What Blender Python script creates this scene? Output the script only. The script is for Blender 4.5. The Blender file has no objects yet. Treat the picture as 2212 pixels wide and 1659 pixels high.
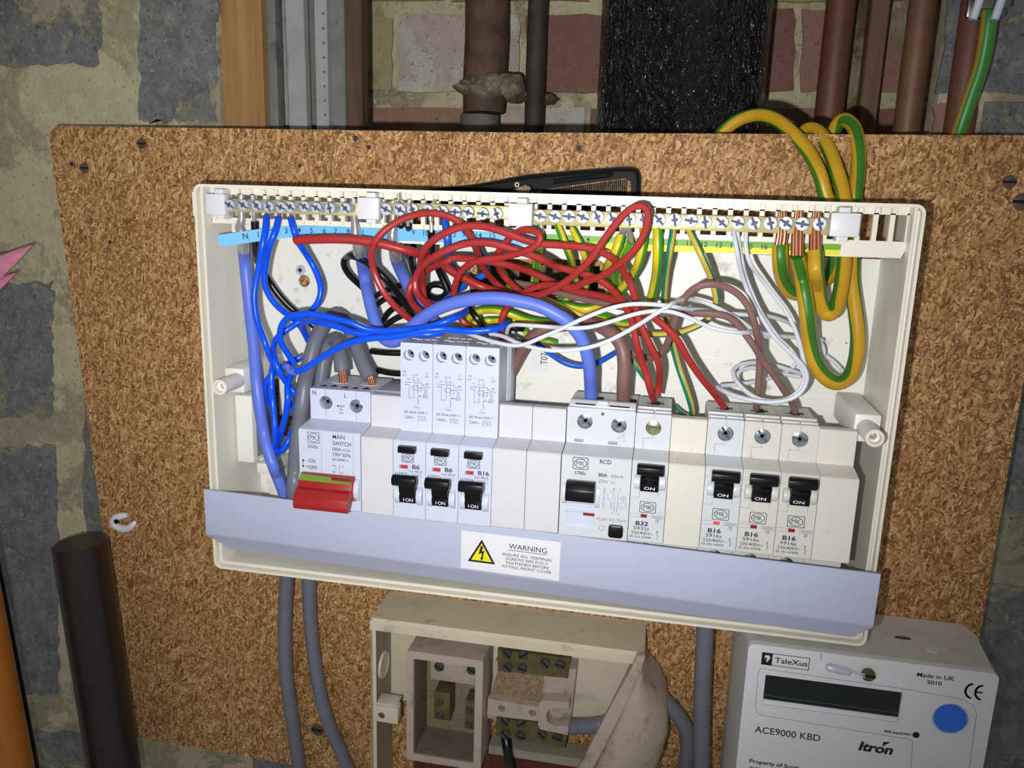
import bpy, bmesh, math, random
from mathutils import Vector, Matrix, geometry
random.seed(7)
C = bpy.context.scene.collection
SC = bpy.context.scene
# ---------------------------------------------------------------- camera, world, light, exposure
# scene units: metres; all builders below work in millimetres (x right, y into the wall, z up; the
# front of the breaker row is y = 0)
MM = 0.001
F_PX = 1749.58
CAM = (46.681, -389.214, 145.501)
RX = (0.9811309, 0.1910989, 0.0293834)
RY = (0.0703660, -0.2113737, -0.9748691)
RZ = (-0.1800855, 0.9585418, -0.2208321)
cam_d = bpy.data.cameras.new('camera')
cam_d.sensor_width = 36.0
cam_d.lens = 36.0 * F_PX / 2212.0
cam_d.clip_start = 0.01
cam_d.clip_end = 20
cam = bpy.data.objects.new('camera', cam_d)
C.objects.link(cam)
m3 = Matrix((RX, (-RY[0], -RY[1], -RY[2]), (-RZ[0], -RZ[1], -RZ[2]))).transposed()
cam.matrix_world = Matrix.Translation(Vector(CAM) * MM) @ m3.to_4x4()
SC.camera = cam
w = bpy.data.worlds.new('cupboard_world')
SC.world = w
w.use_nodes = True
w.node_tree.nodes['Background'].inputs[0].default_value = (0.95, 0.97, 1.0, 1)
w.node_tree.nodes['Background'].inputs[1].default_value = 0.21
ld = bpy.data.lights.new('phone_torch', 'SPOT')
ld.energy = 8.0
ld.color = (0.985, 0.99, 1.0)
ld.shadow_soft_size = 0.0035
ld.spot_size = math.radians(102)
ld.spot_blend = 1.0
lo = bpy.data.objects.new('phone_torch', ld)
C.objects.link(lo)
lp = Vector((CAM[0] - 26, CAM[1], CAM[2] - 18)) * MM
lo.location = lp
lo.rotation_euler = (Vector((-75, 0, 118)) * MM - lp).to_track_quat('-Z', 'Y').to_euler()
SC.view_settings.view_transform = 'Standard'
SC.view_settings.look = 'None'
SC.view_settings.exposure = 0.0
SC.view_settings.gamma = 1.0
SC.view_settings.use_curve_mapping = False

# ---------------------------------------------------------------- measuring helpers
def P(px, py, y):
    """the point of the plane y = const (mm) that the photograph shows at pixel (px, py)"""
    a, b = (px - 1106) / F_PX, (py - 829.5) / F_PX
    d = [RX[i] * a + RY[i] * b + RZ[i] for i in range(3)]
    s = (y - CAM[1]) / d[1]
    return Vector((CAM[0] + s * d[0], y, CAM[2] + s * d[2]))

# measured close-ups of the photograph: origin and pixels per close-up pixel
ZN = dict(A=(400, 380, .31646), B=(1000, 380, .24108), C=(1450, 380, .30136), D=(600, 700, .2712), E=(1050, 700, .30141),
          F=(1400, 800, .30136), T1=(0, 0, .36166), T2=(750, 0, .27125), T3=(1250, 0, .4349), L=(0, 1000, .39728),
          I=(750, 1200, .36166), M=(1450, 1250, .34448), N=(400, 1000, .38427), a1=(520, 640, .27119),
          a2=(720, 480, .16878), a3=(920, 480, .16878), a4=(1080, 540, .16878), a5=(1330, 540, .21695),
          a6=(1480, 640, .18987), s1=(420, 390, .13562), s2=(700, 400, .13562), s3=(430, 760, .19295),
          s4=(1700, 850, .2471), i1=(780, 1280, .22849), i2=(1040, 1380, .19892), g1=(640, 690, .1145),
          e1=(1200, 780, .13863), w1=(980, 1140, .11302), b1=(1140, 420, .14467), c1=(1960, 0, .18077), p=(0, 0, 1))

def Z(z, x, y, d):
    a, b, s = ZN[z]
    return P(a + x * s, b + y * s, d)

def path(spec):
    """'zone: x,y,d x,y,d | zone: ...' -> points in mm"""
    out = []
    for seg in spec.split('|'):
        z, rest = seg.split(':')
        for t in rest.split():
            x, y, d = (float(v) for v in t.split(','))
            v = Z(z.strip(), x, y, d)
            s = max(0.0, min(1.0, (v.z - 106) / 17))
            s = s * s * (3 - 2 * s) if z.strip() not in ('T3', 'c1') else 0
            if s > 0:                       # up at the terminal bars everything sits closer to the rim
                k = (d + 5) / 33 if d < 28 else 1.0 if d < 42 else max(0.0, (50 - d) / 8)
                v = Z(z.strip(), x, y, d - 14.5 * s * max(0.0, k))
            out.append(v)
    return out

# ---------------------------------------------------------------- materials
def lin(c):
    return tuple(((v / 255) / 12.92 if v / 255 <= .04045 else ((v / 255 + .055) / 1.055) ** 2.4) for v in c)

class NT:
    def __init__(s, name):
        s.m = bpy.data.materials.new(name)
        s.m.use_nodes = True
        s.t = s.m.node_tree
        s.b = s.t.nodes['Principled BSDF']
    def n(s, kind, **kw):
        nd = s.t.nodes.new('ShaderNode' + kind)
        for k, v in kw.items():
            if k in nd.inputs.keys() if isinstance(k, str) else False:
                nd.inputs[k].default_value = v
            else:
                setattr(nd, k, v)
        return nd
    def l(s, a, ao, b, bi):
        s.t.links.new(a.outputs[ao], b.inputs[bi])
    def mix(s, fac, a, b, blend='MIX'):
        nd = s.t.nodes.new('ShaderNodeMix')
        nd.data_type = 'RGBA'
        nd.blend_type = blend
        for key, v in ((0, fac), (6, a), (7, b)):
            if isinstance(v, tuple) and len(v) == 2 and hasattr(v[0], 'outputs'):
                s.t.links.new(v[0].outputs[v[1]], nd.inputs[key])
            elif isinstance(v, (int, float)):
                nd.inputs[key].default_value = v
            else:
                nd.inputs[key].default_value = (*v, 1)
        return (nd, 2)
    def noise(s, scale, detail=3, rough=.6, dist=0, vec=None):
        nd = s.t.nodes.new('ShaderNodeTexNoise')
        nd.inputs['Scale'].default_value = scale
        nd.inputs['Detail'].default_value = detail
        nd.inputs['Roughness'].default_value = rough
        nd.inputs['Distortion'].default_value = dist
        if vec is None:
            vec = s.coord()
        s.t.links.new(vec[0].outputs[vec[1]], nd.inputs['Vector'])
        return nd
    def coord(s):
        if not hasattr(s, 'tc'):
            s.tc = s.t.nodes.new('ShaderNodeTexCoord')
        return (s.tc, 'Object')
    def ramp(s, src, stops, interp='LINEAR'):
        nd = s.t.nodes.new('ShaderNodeValToRGB')
        nd.color_ramp.interpolation = interp
        e = nd.color_ramp.elements
        while len(e) < len(stops):
            e.new(0.5)
        for i, (p, c) in enumerate(stops):
            e[i].position = p
            e[i].color = (*c, 1) if len(c) == 3 else c
        s.t.links.new(src[0].outputs[src[1]], nd.inputs[0])
        return (nd, 0)
    def base(s, v):
        s.t.links.new(v[0].outputs[v[1]], s.b.inputs['Base Color'])
    def bump(s, src, strength=.3, dist=.0005):
        nd = s.t.nodes.new('ShaderNodeBump')
        nd.inputs['Strength'].default_value = strength
        nd.inputs['Distance'].default_value = dist
        s.t.links.new(src[0].outputs[src[1]], nd.inputs['Height'])
        s.t.links.new(nd.outputs[0], s.b.inputs['Normal'])

W1, K1 = (1, 1, 1), (0, 0, 0)

def mat(name, rgb, rough=.5, var=.06, scale=60, bump=0, bscale=900, metal=0, dirt=None, dirt_rgb=(90, 75, 55), dirt_scale=40, spec=.5, coat=0):
    """plain material with a little procedural unevenness, grain and dirt"""
    t = NT(name)
    c = lin(rgb)
    n = t.noise(scale, 4)
    lo_, hi_ = tuple(max(0, v * (1 - var)) for v in c), tuple(min(1, v * (1 + var)) for v in c)
    col = t.ramp((n, 0), [(.3, lo_), (.7, hi_)])
    if dirt:
        d = t.noise(dirt_scale, 8, .7)
        f = t.ramp((d, 0), [(.62 - dirt * .25, K1), (.80 - dirt * .2, W1)])
        col = t.mix(f, col, lin(dirt_rgb))
    t.base(col)
    t.b.inputs['Roughness'].default_value = rough
    t.b.inputs['Metallic'].default_value = metal
    t.b.inputs['Specular IOR Level'].default_value = spec
    t.b.inputs['Coat Weight'].default_value = coat
    if bump:
        bn = t.noise(bscale, 4, .7)
        t.bump((bn, 0), bump)
    return t.m

def chipboard():
    t = NT('chipboard')
    co = t.coord()
    wob = t.noise(60, 2)
    off = t.n('VectorMath', operation='SCALE')
    t.l(wob, 1, off, 0)
    off.inputs[3].default_value = .006
    add = t.n('VectorMath', operation='ADD')
    t.t.links.new(co[0].outputs[co[1]], add.inputs[0])
    t.l(off, 0, add, 1)
    cols, hts = [], []
    for ang, sx in ((25, 1), (-50, 1), (95, 1)):
        mp = t.n('Mapping')
        mp.vector_type = 'TEXTURE'
        mp.inputs['Rotation'].default_value = (0, math.radians(ang), 0)
        mp.inputs['Scale'].default_value = (1 / 250, 1 / 300, 1 / 800)
        t.l(add, 0, mp, 0)
        v = t.n('TexVoronoi')
        v.inputs['Scale'].default_value = 1.0
        v.inputs['Randomness'].default_value = 1.0
        t.l(mp, 0, v, 'Vector')
        sp = t.n('SeparateColor')
        t.l(v, 1, sp, 0)
        cols.append((sp, 0)); hts.append((v, 0))
    sel = t.noise(420, 1)
    s1 = t.ramp((sel, 0), [(.46, K1), (.48, W1)])
    sel2 = t.noise(380, 1, vec=(add, 0))
    s2 = t.ramp((sel2, 0), [(.5, K1), (.52, W1)])
    a = t.mix(s1, cols[0], cols[1])
    a = t.mix(s2, a, cols[2])
    fine = t.noise(1500, 3)
    a = t.mix(.28, a, (fine, 0))
    col = t.ramp(a, [(.12, lin((108, 73, 42))), (.36, lin((154, 111, 68))), (.56, lin((182, 138, 88))), (.76, lin((205, 163, 110))), (.95, lin((236, 204, 156)))])
    big = t.noise(7, 3)
    shade = t.ramp((big, 0), [(.3, (.84, .80, .74)), (.7, (1, 1, 1))])
    col = t.mix(1.0, col, shade, 'MULTIPLY')
    sp = t.noise(210, 2)
    spf = t.ramp((sp, 0), [(.70, K1), (.78, W1)])
    col = t.mix(spf, col, lin((72, 48, 28)))
    t.base(col)
    t.b.inputs['Roughness'].default_value = .62
    t.b.inputs['Specular IOR Level'].default_value = .25
    t.bump(a, .35, .0006)
    return t.m

def masonry(name, base, smear, amount, bump=.8, var=.25, scale=90, fleck=0):
    """rough painted or bare masonry with mortar smears"""
    t = NT(name)
    n = t.noise(scale, 6, .7)
    c = lin(base)
    col = t.ramp((n, 0), [(.3, tuple(v * (1 - var) for v in c)), (.7, tuple(min(1, v * (1 + var)) for v in c))])
    d = t.noise(14, 10, .72, .4)
    f = t.ramp((d, 0), [(.60 - amount * .3, K1), (.67 - amount * .3, W1)])
    sn = t.noise(120, 5, .7)
    sc = lin(smear)
    scol = t.ramp((sn, 0), [(.3, tuple(v * .7 for v in sc)), (.7, sc)])
    col = t.mix(f, col, scol)
    if fleck:
        fk = t.noise(170, 5, .75, .8)
        ff = t.ramp((fk, 0), [(.66 - fleck * .12, K1), (.72 - fleck * .1, W1)])
        col = t.mix(ff, col, tuple(v * .75 for v in sc))
    pit = t.noise(420, 3, .6)
    pf = t.ramp((pit, 0), [(.30, W1), (.38, K1)])
    col = t.mix(pf, col, tuple(v * .35 for v in c))
    t.base(col)
    t.b.inputs['Roughness'].default_value = .85
    h = t.noise(260, 8, .75)
    h2 = t.mix(.35, (h, 0), f)
    t.bump(h2, bump, .004)
    return t.m

def timber(name, rgb, dark, axis='Z', coat=0, rough=.55, dens=1.0):
    t = NT(name)
    mp = t.n('Mapping')
    t.t.links.new(t.coord()[0].outputs['Object'], mp.inputs[0])
    mp.inputs['Scale'].default_value = (1, 1, .06) if axis == 'Z' else (.06, 1, 1)
    n = t.noise(190 * dens, 6, .65, .6, vec=(mp, 0))
    wv = t.noise(45 * dens, 3, .5, 1.0, vec=(mp, 0))
    a = t.mix(.5, (n, 0), (wv, 0))
    t.base(t.ramp(a, [(.34, lin(dark)), (.62, lin(rgb))]))
    t.b.inputs['Roughness'].default_value = rough
    t.b.inputs['Coat Weight'].default_value = coat
    t.bump((n, 0), .25, .0006)
    return t.m

def earth(name, yel, grn, width=.4):
    t = NT(name)
    uv = t.n('UVMap')
    sp = t.n('SeparateXYZ')
    t.l(uv, 0, sp, 0)
    m1 = t.n('Math', operation='MULTIPLY')
    t.l(sp, 0, m1, 0); m1.inputs[1].default_value = 2.0
    fr = t.n('Math', operation='FRACT')
    t.l(m1, 0, fr, 0)
    lt = t.n('Math', operation='LESS_THAN')
    t.l(fr, 0, lt, 0); lt.inputs[1].default_value = width
    n = t.noise(70, 4)
    y = t.ramp((n, 0), [(.3, tuple(v * .85 for v in lin(yel))), (.7, lin(yel))])
    g = t.ramp((n, 0), [(.3, tuple(v * .85 for v in lin(grn))), (.7, lin(grn))])
    col = t.mix((lt, 0), y, g)
    sc = t.noise(330, 2)
    sf = t.ramp((sc, 0), [(.76, K1), (.82, W1)])
    col = t.mix(sf, col, lin((95, 65, 20)))
    t.base(col)
    t.b.inputs['Roughness'].default_value = .38
    return t.m

def copper_mat():
    t = NT('bare_copper')
    uv = t.n('UVMap')
    wv = t.n('TexWave', wave_type='BANDS', bands_direction='X')
    wv.inputs['Scale'].default_value = 3.2
    t.l(uv, 0, wv, 0)
    t.base(t.ramp((wv, 0), [(.1, lin((150, 84, 56))), (.6, lin((236, 164, 122)))]))
    t.b.inputs['Metallic'].default_value = .45
    t.b.inputs['Roughness'].default_value = .3
    t.bump((wv, 0), .8, .0006)
    return t.m

M = {}
M['chip'] = chipboard()
M['cream'] = mat('cream_plastic', (238, 236, 227), .42, .03, 30, .04, 500, dirt=.10, dirt_rgb=(150, 130, 100), dirt_scale=60)
M['cream_edge'] = mat('cream_plastic_edge', (236, 230, 214), .38, .03, 30)
M['clip'] = mat('white_clip_plastic', (224, 224, 226), .4, .02)
M['white'] = mat('white_breaker_plastic', (205, 211, 226), .38, .02, 40, .03, 1500)
M['offwhite'] = mat('greyed_breaker_plastic', (208, 211, 215), .4, .03, 40, .04, 1500, dirt=.04, dirt_rgb=(150, 130, 100), dirt_scale=120)
M['aged'] = mat('aged_breaker_plastic', (212, 209, 200), .42, .04, 40, .04, 1500, dirt=.08, dirt_rgb=(150, 125, 90), dirt_scale=120)
M['blank'] = mat('blank_plate_plastic', (210, 209, 214), .5, .02, 40, .05, 1800)
M['blank_old'] = mat('yellowed_blank_plate', (220, 214, 202), .5, .03, 40, .05, 1800, dirt=.06, dirt_rgb=(165, 140, 105), dirt_scale=110)
M['grey'] = mat('grey_breaker_plastic', (150, 153, 162), .5, .03)
M['seam'] = mat('seam_grey', (96, 98, 106), .6)
M['print'] = mat('printed_ink', (48, 50, 64), .6)
M['print_black'] = mat('black_ink', (22, 22, 26), .55)
M['print_pale'] = mat('pale_ink', (104, 107, 120), .6)
M['print_white'] = mat('white_ink', (235, 238, 242), .5)
M['black'] = mat('black_plastic', (14, 14, 17), .3, .2, 90, .03, 900, spec=.35)
M['black_wire'] = mat('black_insulation', (14, 14, 17), .3, .2)
M['dark'] = mat('dark_void', (10, 9, 8), .9)
M['red_toggle'] = mat('red_toggle_plastic', (158, 34, 32), .36, .1, 120, .1, 700)
M['green_flag'] = mat('green_flag', (112, 148, 52), .5)
M['flag'] = mat('red_flag', (214, 38, 42), .4)
M['flag_dark'] = mat('dark_red_flag', (140, 22, 32), .4)
M['flag_pink'] = mat('faded_red_flag', (228, 84, 92), .4)
M['lilac'] = mat('lilac_grey_sheet', (190, 194, 216), .5, .03, 12, .02, 800)
M['label_white'] = mat('white_label_paper', (232, 231, 236), .6, .02)
M['yellow'] = mat('warning_yellow', (242, 226, 30), .5)
M['bluelabel'] = mat('pale_blue_label', (112, 190, 240), .5, .03)
M['greenlabel'] = mat('label_green', (104, 168, 44), .5)
M['yellowlabel'] = mat('label_yellow', (232, 222, 20), .5)
M['brass'] = mat('brass', (196, 186, 128), .38, .08, 200, metal=.25)
M['zinc'] = mat('bright_zinc', (206, 211, 224), .42, .08, 300, .12, 700, metal=.3)
M['zinc_slot'] = mat('zinc_recess', (88, 94, 110), .6, .3, 300, spec=.2)
M['zinc_dark'] = mat('tarnished_zinc', (158, 168, 172), .28, .2, 300, .2, 700, metal=.6)
M['tin'] = mat('tinned_lug', (205, 203, 198), .27, .08, 90, .1, 400, metal=.7)
M['gold_screw'] = mat('passivated_screw', (196, 196, 130), .3, .15, 200, metal=.85)
M['copper'] = copper_mat()
M['red'] = mat('red_insulation', (168, 46, 42), .4, .08, 120, .06, 500)
M['blue'] = mat('bright_blue_insulation', (0, 84, 240), .3, .05)
M['blue_dark'] = mat('mid_blue_insulation', (30, 92, 205), .35, .08)
M['tail_blue'] = mat('pale_blue_insulation', (98, 122, 218), .42, .04)
M['brown'] = mat('brown_insulation', (132, 98, 90), .45, .08, 120, .15, 800)
M['grey_wire'] = mat('white_grey_insulation', (214, 218, 226), .42, .03)
M['sheath'] = mat('grey_sheath', (112, 114, 124), .4, .05, 80, .05, 500)
M['comb'] = mat('black_comb_plastic', (12, 12, 16), .5, .2, 90, .03, 900, spec=.12)
M['earth_clamp'] = earth('clamp_earth_insulation', (176, 140, 52), (48, 134, 46), .5)
M['earth'] = earth('earth_insulation', (226, 202, 44), (70, 152, 40), .42)
M['earth_thin'] = earth('thin_earth_insulation', (214, 186, 74), (28, 134, 104), .46)
M['earth_big'] = earth('heavy_earth_insulation', (204, 158, 28), (58, 120, 30), .40)
M['black_iron'] = None
M['galv'] = mat('galvanised_steel', (168, 170, 166), .42, .12, 60, .1, 300, metal=.2, dirt=.15, dirt_rgb=(90, 88, 80))
M['galv_dark'] = mat('dull_galvanised_steel', (124, 126, 120), .5, .15, 60, .1, 300, metal=.2, dirt=.2, dirt_rgb=(70, 66, 58))
M['rust'] = mat('rusty_iron', (86, 62, 44), .75, .45, 70, .6, 260, dirt=.4, dirt_rgb=(44, 32, 26), dirt_scale=50)
M['rust_dark'] = mat('dark_rusty_iron', (52, 44, 40), .7, .4, 70, .5, 260, dirt=.2, dirt_rgb=(96, 78, 56), dirt_scale=60)
M['grey_pipe'] = mat('grey_painted_iron', (96, 92, 84), .7, .2, 60, .4, 300)
M['redpipe'] = mat('red_oxide_pipe', (100, 62, 44), .5, .12, 60, .15, 300)
M['copperpipe'] = mat('tarnished_copper_pipe', (110, 78, 54), .5, .15, 60, .1, 300, metal=.15)
M['mortar_lump'] = masonry('mortar_lump', (150, 138, 110), (120, 90, 58), .5)
M['pine'] = timber('pine_batten', (172, 132, 82), (140, 98, 54))
M['brownwood'] = timber('brown_stained_batten', (100, 72, 46), (72, 50, 30))
M['oldwood'] = timber('old_timber_strip', (132, 100, 66), (96, 68, 44))
M['darkpole'] = timber('dark_stained_pole', (42, 29, 26), (28, 19, 17), coat=.2, rough=.4, dens=.6)
M['amberpole'] = timber('amber_varnished_pole', (206, 128, 46), (176, 98, 28), coat=.4, rough=.35, dens=.4)
M['mortar'] = masonry('mortar', (226, 214, 174), (206, 194, 158), .3, 1.0, .16)
M['block'] = masonry('grey_painted_block', (138, 139, 141), (206, 198, 164), .16, 1.0, .4, fleck=.8)
M['block_b'] = masonry('grey_block_with_smears', (136, 137, 140), (204, 194, 158), .22, 1.0, .4, fleck=.95)
M['brick_white'] = masonry('whitened_brick', (190, 172, 160), (216, 208, 192), .6, .6, .15)
M['brick_red'] = masonry('red_brick', (134, 98, 84), (160, 140, 106), .14, .6, .15)
M['brick_pink'] = masonry('pink_brick', (158, 120, 104), (178, 160, 126), .3, .6, .15)
M['brick_cream'] = masonry('mortar_smeared_brick', (168, 154, 118), (176, 120, 100), .12, .5, .12)
M['pink'] = mat('pink_petal', (226, 140, 166), .5, .12, 200, .1, 700)
M['nylon'] = mat('white_nylon', (226, 228, 234), .35, .03)
M['steelgrey'] = mat('screw_steel', (92, 76, 64), .55, .3, 300, .3, 600, metal=.3)
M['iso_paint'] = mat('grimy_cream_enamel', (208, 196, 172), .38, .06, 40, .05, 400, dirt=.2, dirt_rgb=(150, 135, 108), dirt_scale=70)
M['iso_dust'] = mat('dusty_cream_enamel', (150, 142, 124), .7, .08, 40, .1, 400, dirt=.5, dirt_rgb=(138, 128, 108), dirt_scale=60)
M['iso_block'] = mat('grimy_moulding', (176, 160, 144), .5, .06, 60, .1, 500, dirt=.34, dirt_rgb=(128, 112, 92), dirt_scale=90)
M['dust'] = mat('brown_dust', (140, 120, 94), .95, .4, 700, 1.0, 900, dirt=.3, dirt_rgb=(100, 78, 54), dirt_scale=500)
M['brass_old'] = mat('tarnished_brass', (104, 92, 56), .5, .25, 160, .2, 500, metal=.4, dirt=.2, dirt_rgb=(70, 58, 38), dirt_scale=140)
M['screw_old'] = mat('tarnished_screw', (84, 86, 82), .42, .2, 160, .1, 500, metal=.6)
M['grime_shade'] = mat('brown_grime_shade', (116, 104, 88), .8, .15, 90, .3, 500, dirt=.35, dirt_rgb=(84, 72, 56), dirt_scale=70)
M['red_grit'] = mat('red_brown_grit', (90, 40, 26), .9, .6, 500, 1.0, 500)
M['meter'] = mat('meter_plastic', (228, 227, 229), .45, .02, 40, .05, 1500, dirt=.02, dirt_rgb=(150, 140, 125), dirt_scale=200)
M['meter_top'] = mat('dusty_meter_plastic', (208, 204, 198), .6, .05, 60, .1, 900, dirt=.12, dirt_rgb=(166, 154, 136), dirt_scale=160)
M['lcd'] = mat('dark_lcd_glass', (22, 30, 26), .16, .1)
M['button'] = mat('blue_button', (40, 112, 222), .4, .03)
M['steel'] = mat('clamp_steel', (120, 118, 112), .3, .15, 100, .1, 400, metal=.85)

def bitumen():
    t = NT('black_bitumen_paint')
    n = t.noise(40, 3)
    t.base(t.ramp((n, 0), [(.3, (.003, .003, .003)), (.7, (.010, .009, .008))]))
    t.b.inputs['Roughness'].default_value = .16
    t.b.inputs['Specular IOR Level'].default_value = .6
    mp = t.n('Mapping')
    t.t.links.new(t.coord()[0].outputs['Object'], mp.inputs[0])
    mp.inputs['Scale'].default_value = (1, 1, .6)
    h = t.noise(230, 3, .6, .8, vec=(mp, 0))
    t.bump((h, 0), 1.0, .009)
    return t.m
M['black_iron'] = bitumen()

# ---------------------------------------------------------------- mesh builder (millimetres)
class MB:
    def __init__(s):
        s.v, s.f, s.mi, s.uv, s.mats = [], [], [], [], []
        s.M = None
    def add(s, vs, fs, m=None, uvs=None):
        o = len(s.v)
        for p in vs:
            p = Vector(p)
            s.v.append(s.M @ p if s.M else p)
        mi = 0
        if m is not None:
            if m not in s.mats:
                s.mats.append(m)
            mi = s.mats.index(m)
        for i, f in enumerate(fs):
            s.f.append([a + o for a in f])
            s.mi.append(mi)
            s.uv.append(uvs[i] if uvs else None)
        return s
    def from_bm(s, bm, m=None):
        bm.verts.index_update()
        s.add([v.co.copy() for v in bm.verts], [[v.index for v in f.verts] for f in bm.faces], m)
        bm.free()
        return s
    def box(s, x0, x1, y0, y1, z0, z1, bev=0, seg=2, m=None):
        vs = [(x, y, z) for x in (x0, x1) for y in (y0, y1) for z in (z0, z1)]
        fs = [(0, 1, 3, 2), (4, 6, 7, 5), (0, 4, 5, 1), (2, 3, 7, 6), (0, 2, 6, 4), (1, 5, 7, 3)]
        if not bev:
            return s.add(vs, fs, m)
        bm = bmesh.new()
        bv = [bm.verts.new(v) for v in vs]
        for f in fs:
            bm.faces.new([bv[i] for i in f])
        bmesh.ops.bevel(bm, geom=bm.edges[:], offset=bev, segments=seg, affect='EDGES', profile=.5)
        return s.from_bm(bm, m)
    def ext(s, poly, x0, x1, bev=0, m=None, axis='x'):
        """extrude a polygon: axis x takes (y,z), y takes (x,z), z takes (x,y)"""
        n = len(poly)
        put = {'x': lambda a, p: (a, p[0], p[1]), 'y': lambda a, p: (p[0], a, p[1]), 'z': lambda a, p: (p[0], p[1], a)}[axis]
        bm = bmesh.new()
        a = [bm.verts.new(put(x0, p)) for p in poly]
        b = [bm.verts.new(put(x1, p)) for p in poly]
        bm.faces.new(a); bm.faces.new(b[::-1])
        for i in range(n):
            bm.faces.new((a[i], b[i], b[(i + 1) % n], a[(i + 1) % n]))
        bmesh.ops.recalc_face_normals(bm, faces=bm.faces[:])
        if bev:
            bmesh.ops.bevel(bm, geom=bm.edges[:], offset=bev, segments=2, affect='EDGES', profile=.5)
        return s.from_bm(bm, m)
    def lathe(s, prof, o=(0, 0, 0), ax=(0, -1, 0), n=20, m=None):
        """revolve (radius, height along ax) pairs; zero radius closes the end"""
        ax = Vector(ax).normalized()
        u = ax.orthogonal().normalized()
        q = ax.cross(u)
        vs, fs, rings = [], [], []
        for r, h in prof:
            c = Vector(o) + ax * h
            if r < 1e-6:
                rings.append([len(vs)]); vs.append(c)
            else:
                rings.append(list(range(len(vs), len(vs) + n)))
                vs += [c + (u * math.cos(2 * math.pi * k / n) + q * math.sin(2 * math.pi * k / n)) * r for k in range(n)]
        for a, b in zip(rings, rings[1:]):
            for k in range(n):
                k2 = (k + 1) % n
                if len(a) == 1 and len(b) > 1:
                    fs.append((a[0], b[k2], b[k]) if False else (a[0], b[k], b[k2]))
                elif len(b) == 1 and len(a) > 1:
                    fs.append((a[k2], a[k], b[0]))
                elif len(a) > 1:
                    fs.append((a[k2], a[k], b[k], b[k2]))
        return s.add(vs, fs, m)
    def cyl(s, o, ax, r, h, n=20, r2=None, bev=0, m=None):
        r2 = r if r2 is None else r2
        if bev:
            return s.lathe([(0, 0), (r - bev, 0), (r, bev), (r2, h - bev), (r2 - bev, h), (0, h)], o, ax, n, m)
        return s.lathe([(0, 0), (r, 0), (r2, h), (0, h)], o, ax, n, m)
    def tube(s, pts, r, n=10, step=3.0, tw=0.0, turn=0.0, m=None, raw=False):
        """round tube along a smooth curve; r is one radius or one per point; u of the UV map is the angle, u = 0 faces the room"""
        pts = [Vector(p) for p in pts]
        rs = list(r) if isinstance(r, (list, tuple)) else [r] * len(pts)
        C2, R2 = [], []
        if raw or len(pts) == 2:
            C2, R2 = pts, rs
        else:
            ext = [pts[0] * 2 - pts[1]] + pts + [pts[-1] * 2 - pts[-2]]
            for i in range(len(pts) - 1):
                p0, p1, p2, p3 = ext[i:i + 4]
                L = (p2 - p1).length
                k = max(2, int(L / step))
                t0, t1 = 0, max(1e-4, (p1 - p0).length ** .5)
                t2 = t1 + max(1e-4, L ** .5)
                t3 = t2 + max(1e-4, (p3 - p2).length ** .5)
                for j in range(k):
                    t = t1 + (t2 - t1) * j / k
                    a1 = p0 * ((t1 - t) / (t1 - t0)) + p1 * ((t - t0) / (t1 - t0))
                    a2 = p1 * ((t2 - t) / (t2 - t1)) + p2 * ((t - t1) / (t2 - t1))
                    a3 = p2 * ((t3 - t) / (t3 - t2)) + p3 * ((t - t2) / (t3 - t2))
                    b1 = a1 * ((t2 - t) / (t2 - t0)) + a2 * ((t - t0) / (t2 - t0))
                    b2 = a2 * ((t3 - t) / (t3 - t1)) + a3 * ((t - t1) / (t3 - t1))
                    C2.append(b1 * ((t2 - t) / (t2 - t1)) + b2 * ((t - t1) / (t2 - t1)))
                    R2.append(rs[i] + (rs[i + 1] - rs[i]) * j / k)
            C2.append(pts[-1]); R2.append(rs[-1])
        vs, fs, uvs = [], [], []
        prev = None
        dist = 0
        ds = []
        for i, c in enumerate(C2):
            t = (C2[min(i + 1, len(C2) - 1)] - C2[max(i - 1, 0)]).normalized()
            f = Vector((0, -1, 0)) - t * (-t.y)
            if f.length < .35 and prev is not None:
                f = prev - t * prev.dot(t)
            elif f.length < 1e-4:
                f = t.orthogonal()
            f.normalize()
            prev = f
            g = t.cross(f)
            if i:
                dist += (c - C2[i - 1]).length
            ds.append(dist)
            for k in range(n):
                a = 2 * math.pi * k / n
                vs.append(c + (f * math.cos(a) + g * math.sin(a)) * R2[i])
        for i in range(len(C2) - 1):
            for k in range(n):
                k2 = (k + 1) % n
                fs.append((i * n + k, i * n + k2, (i + 1) * n + k2, (i + 1) * n + k))
                ua, ub = k / n, (k + 1) / n
                o0, o1 = tw + turn * ds[i], tw + turn * ds[i + 1]
                uvs.append(((ua + o0, ds[i]), (ub + o0, ds[i]), (ub + o1, ds[i + 1]), (ua + o1, ds[i + 1])))
        fs.append(tuple(range(n))[::-1]); uvs.append(None)
        e = (len(C2) - 1) * n
        fs.append(tuple(range(e, e + n))); uvs.append(None)
        return s.add(vs, fs, m, uvs)
    def plate(s, outer, holes, y0, y1, m=None):
        """flat slab in the x-z plane from y0 (front) to y1, with real holes"""
        loops = [outer] + list(holes)
        tris = geometry.tessellate_polygon([[Vector((p[0], p[1], 0)) for p in lp] for lp in loops])
        flat = [p for lp in loops for p in lp]
        n = len(flat)
        vs = [(p[0], y0, p[1]) for p in flat] + [(p[0], y1, p[1]) for p in flat]
        fs = []
        for a, b, c in tris:
            pa, pb, pc = flat[a], flat[b], flat[c]
            cr = (pb[0] - pa[0]) * (pc[1] - pa[1]) - (pb[1] - pa[1]) * (pc[0] - pa[0])
            t = (a, b, c) if cr > 0 else (a, c, b)
            fs.append(t)
            fs.append(tuple(i + n for i in t[::-1]))
        o = 0
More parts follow.
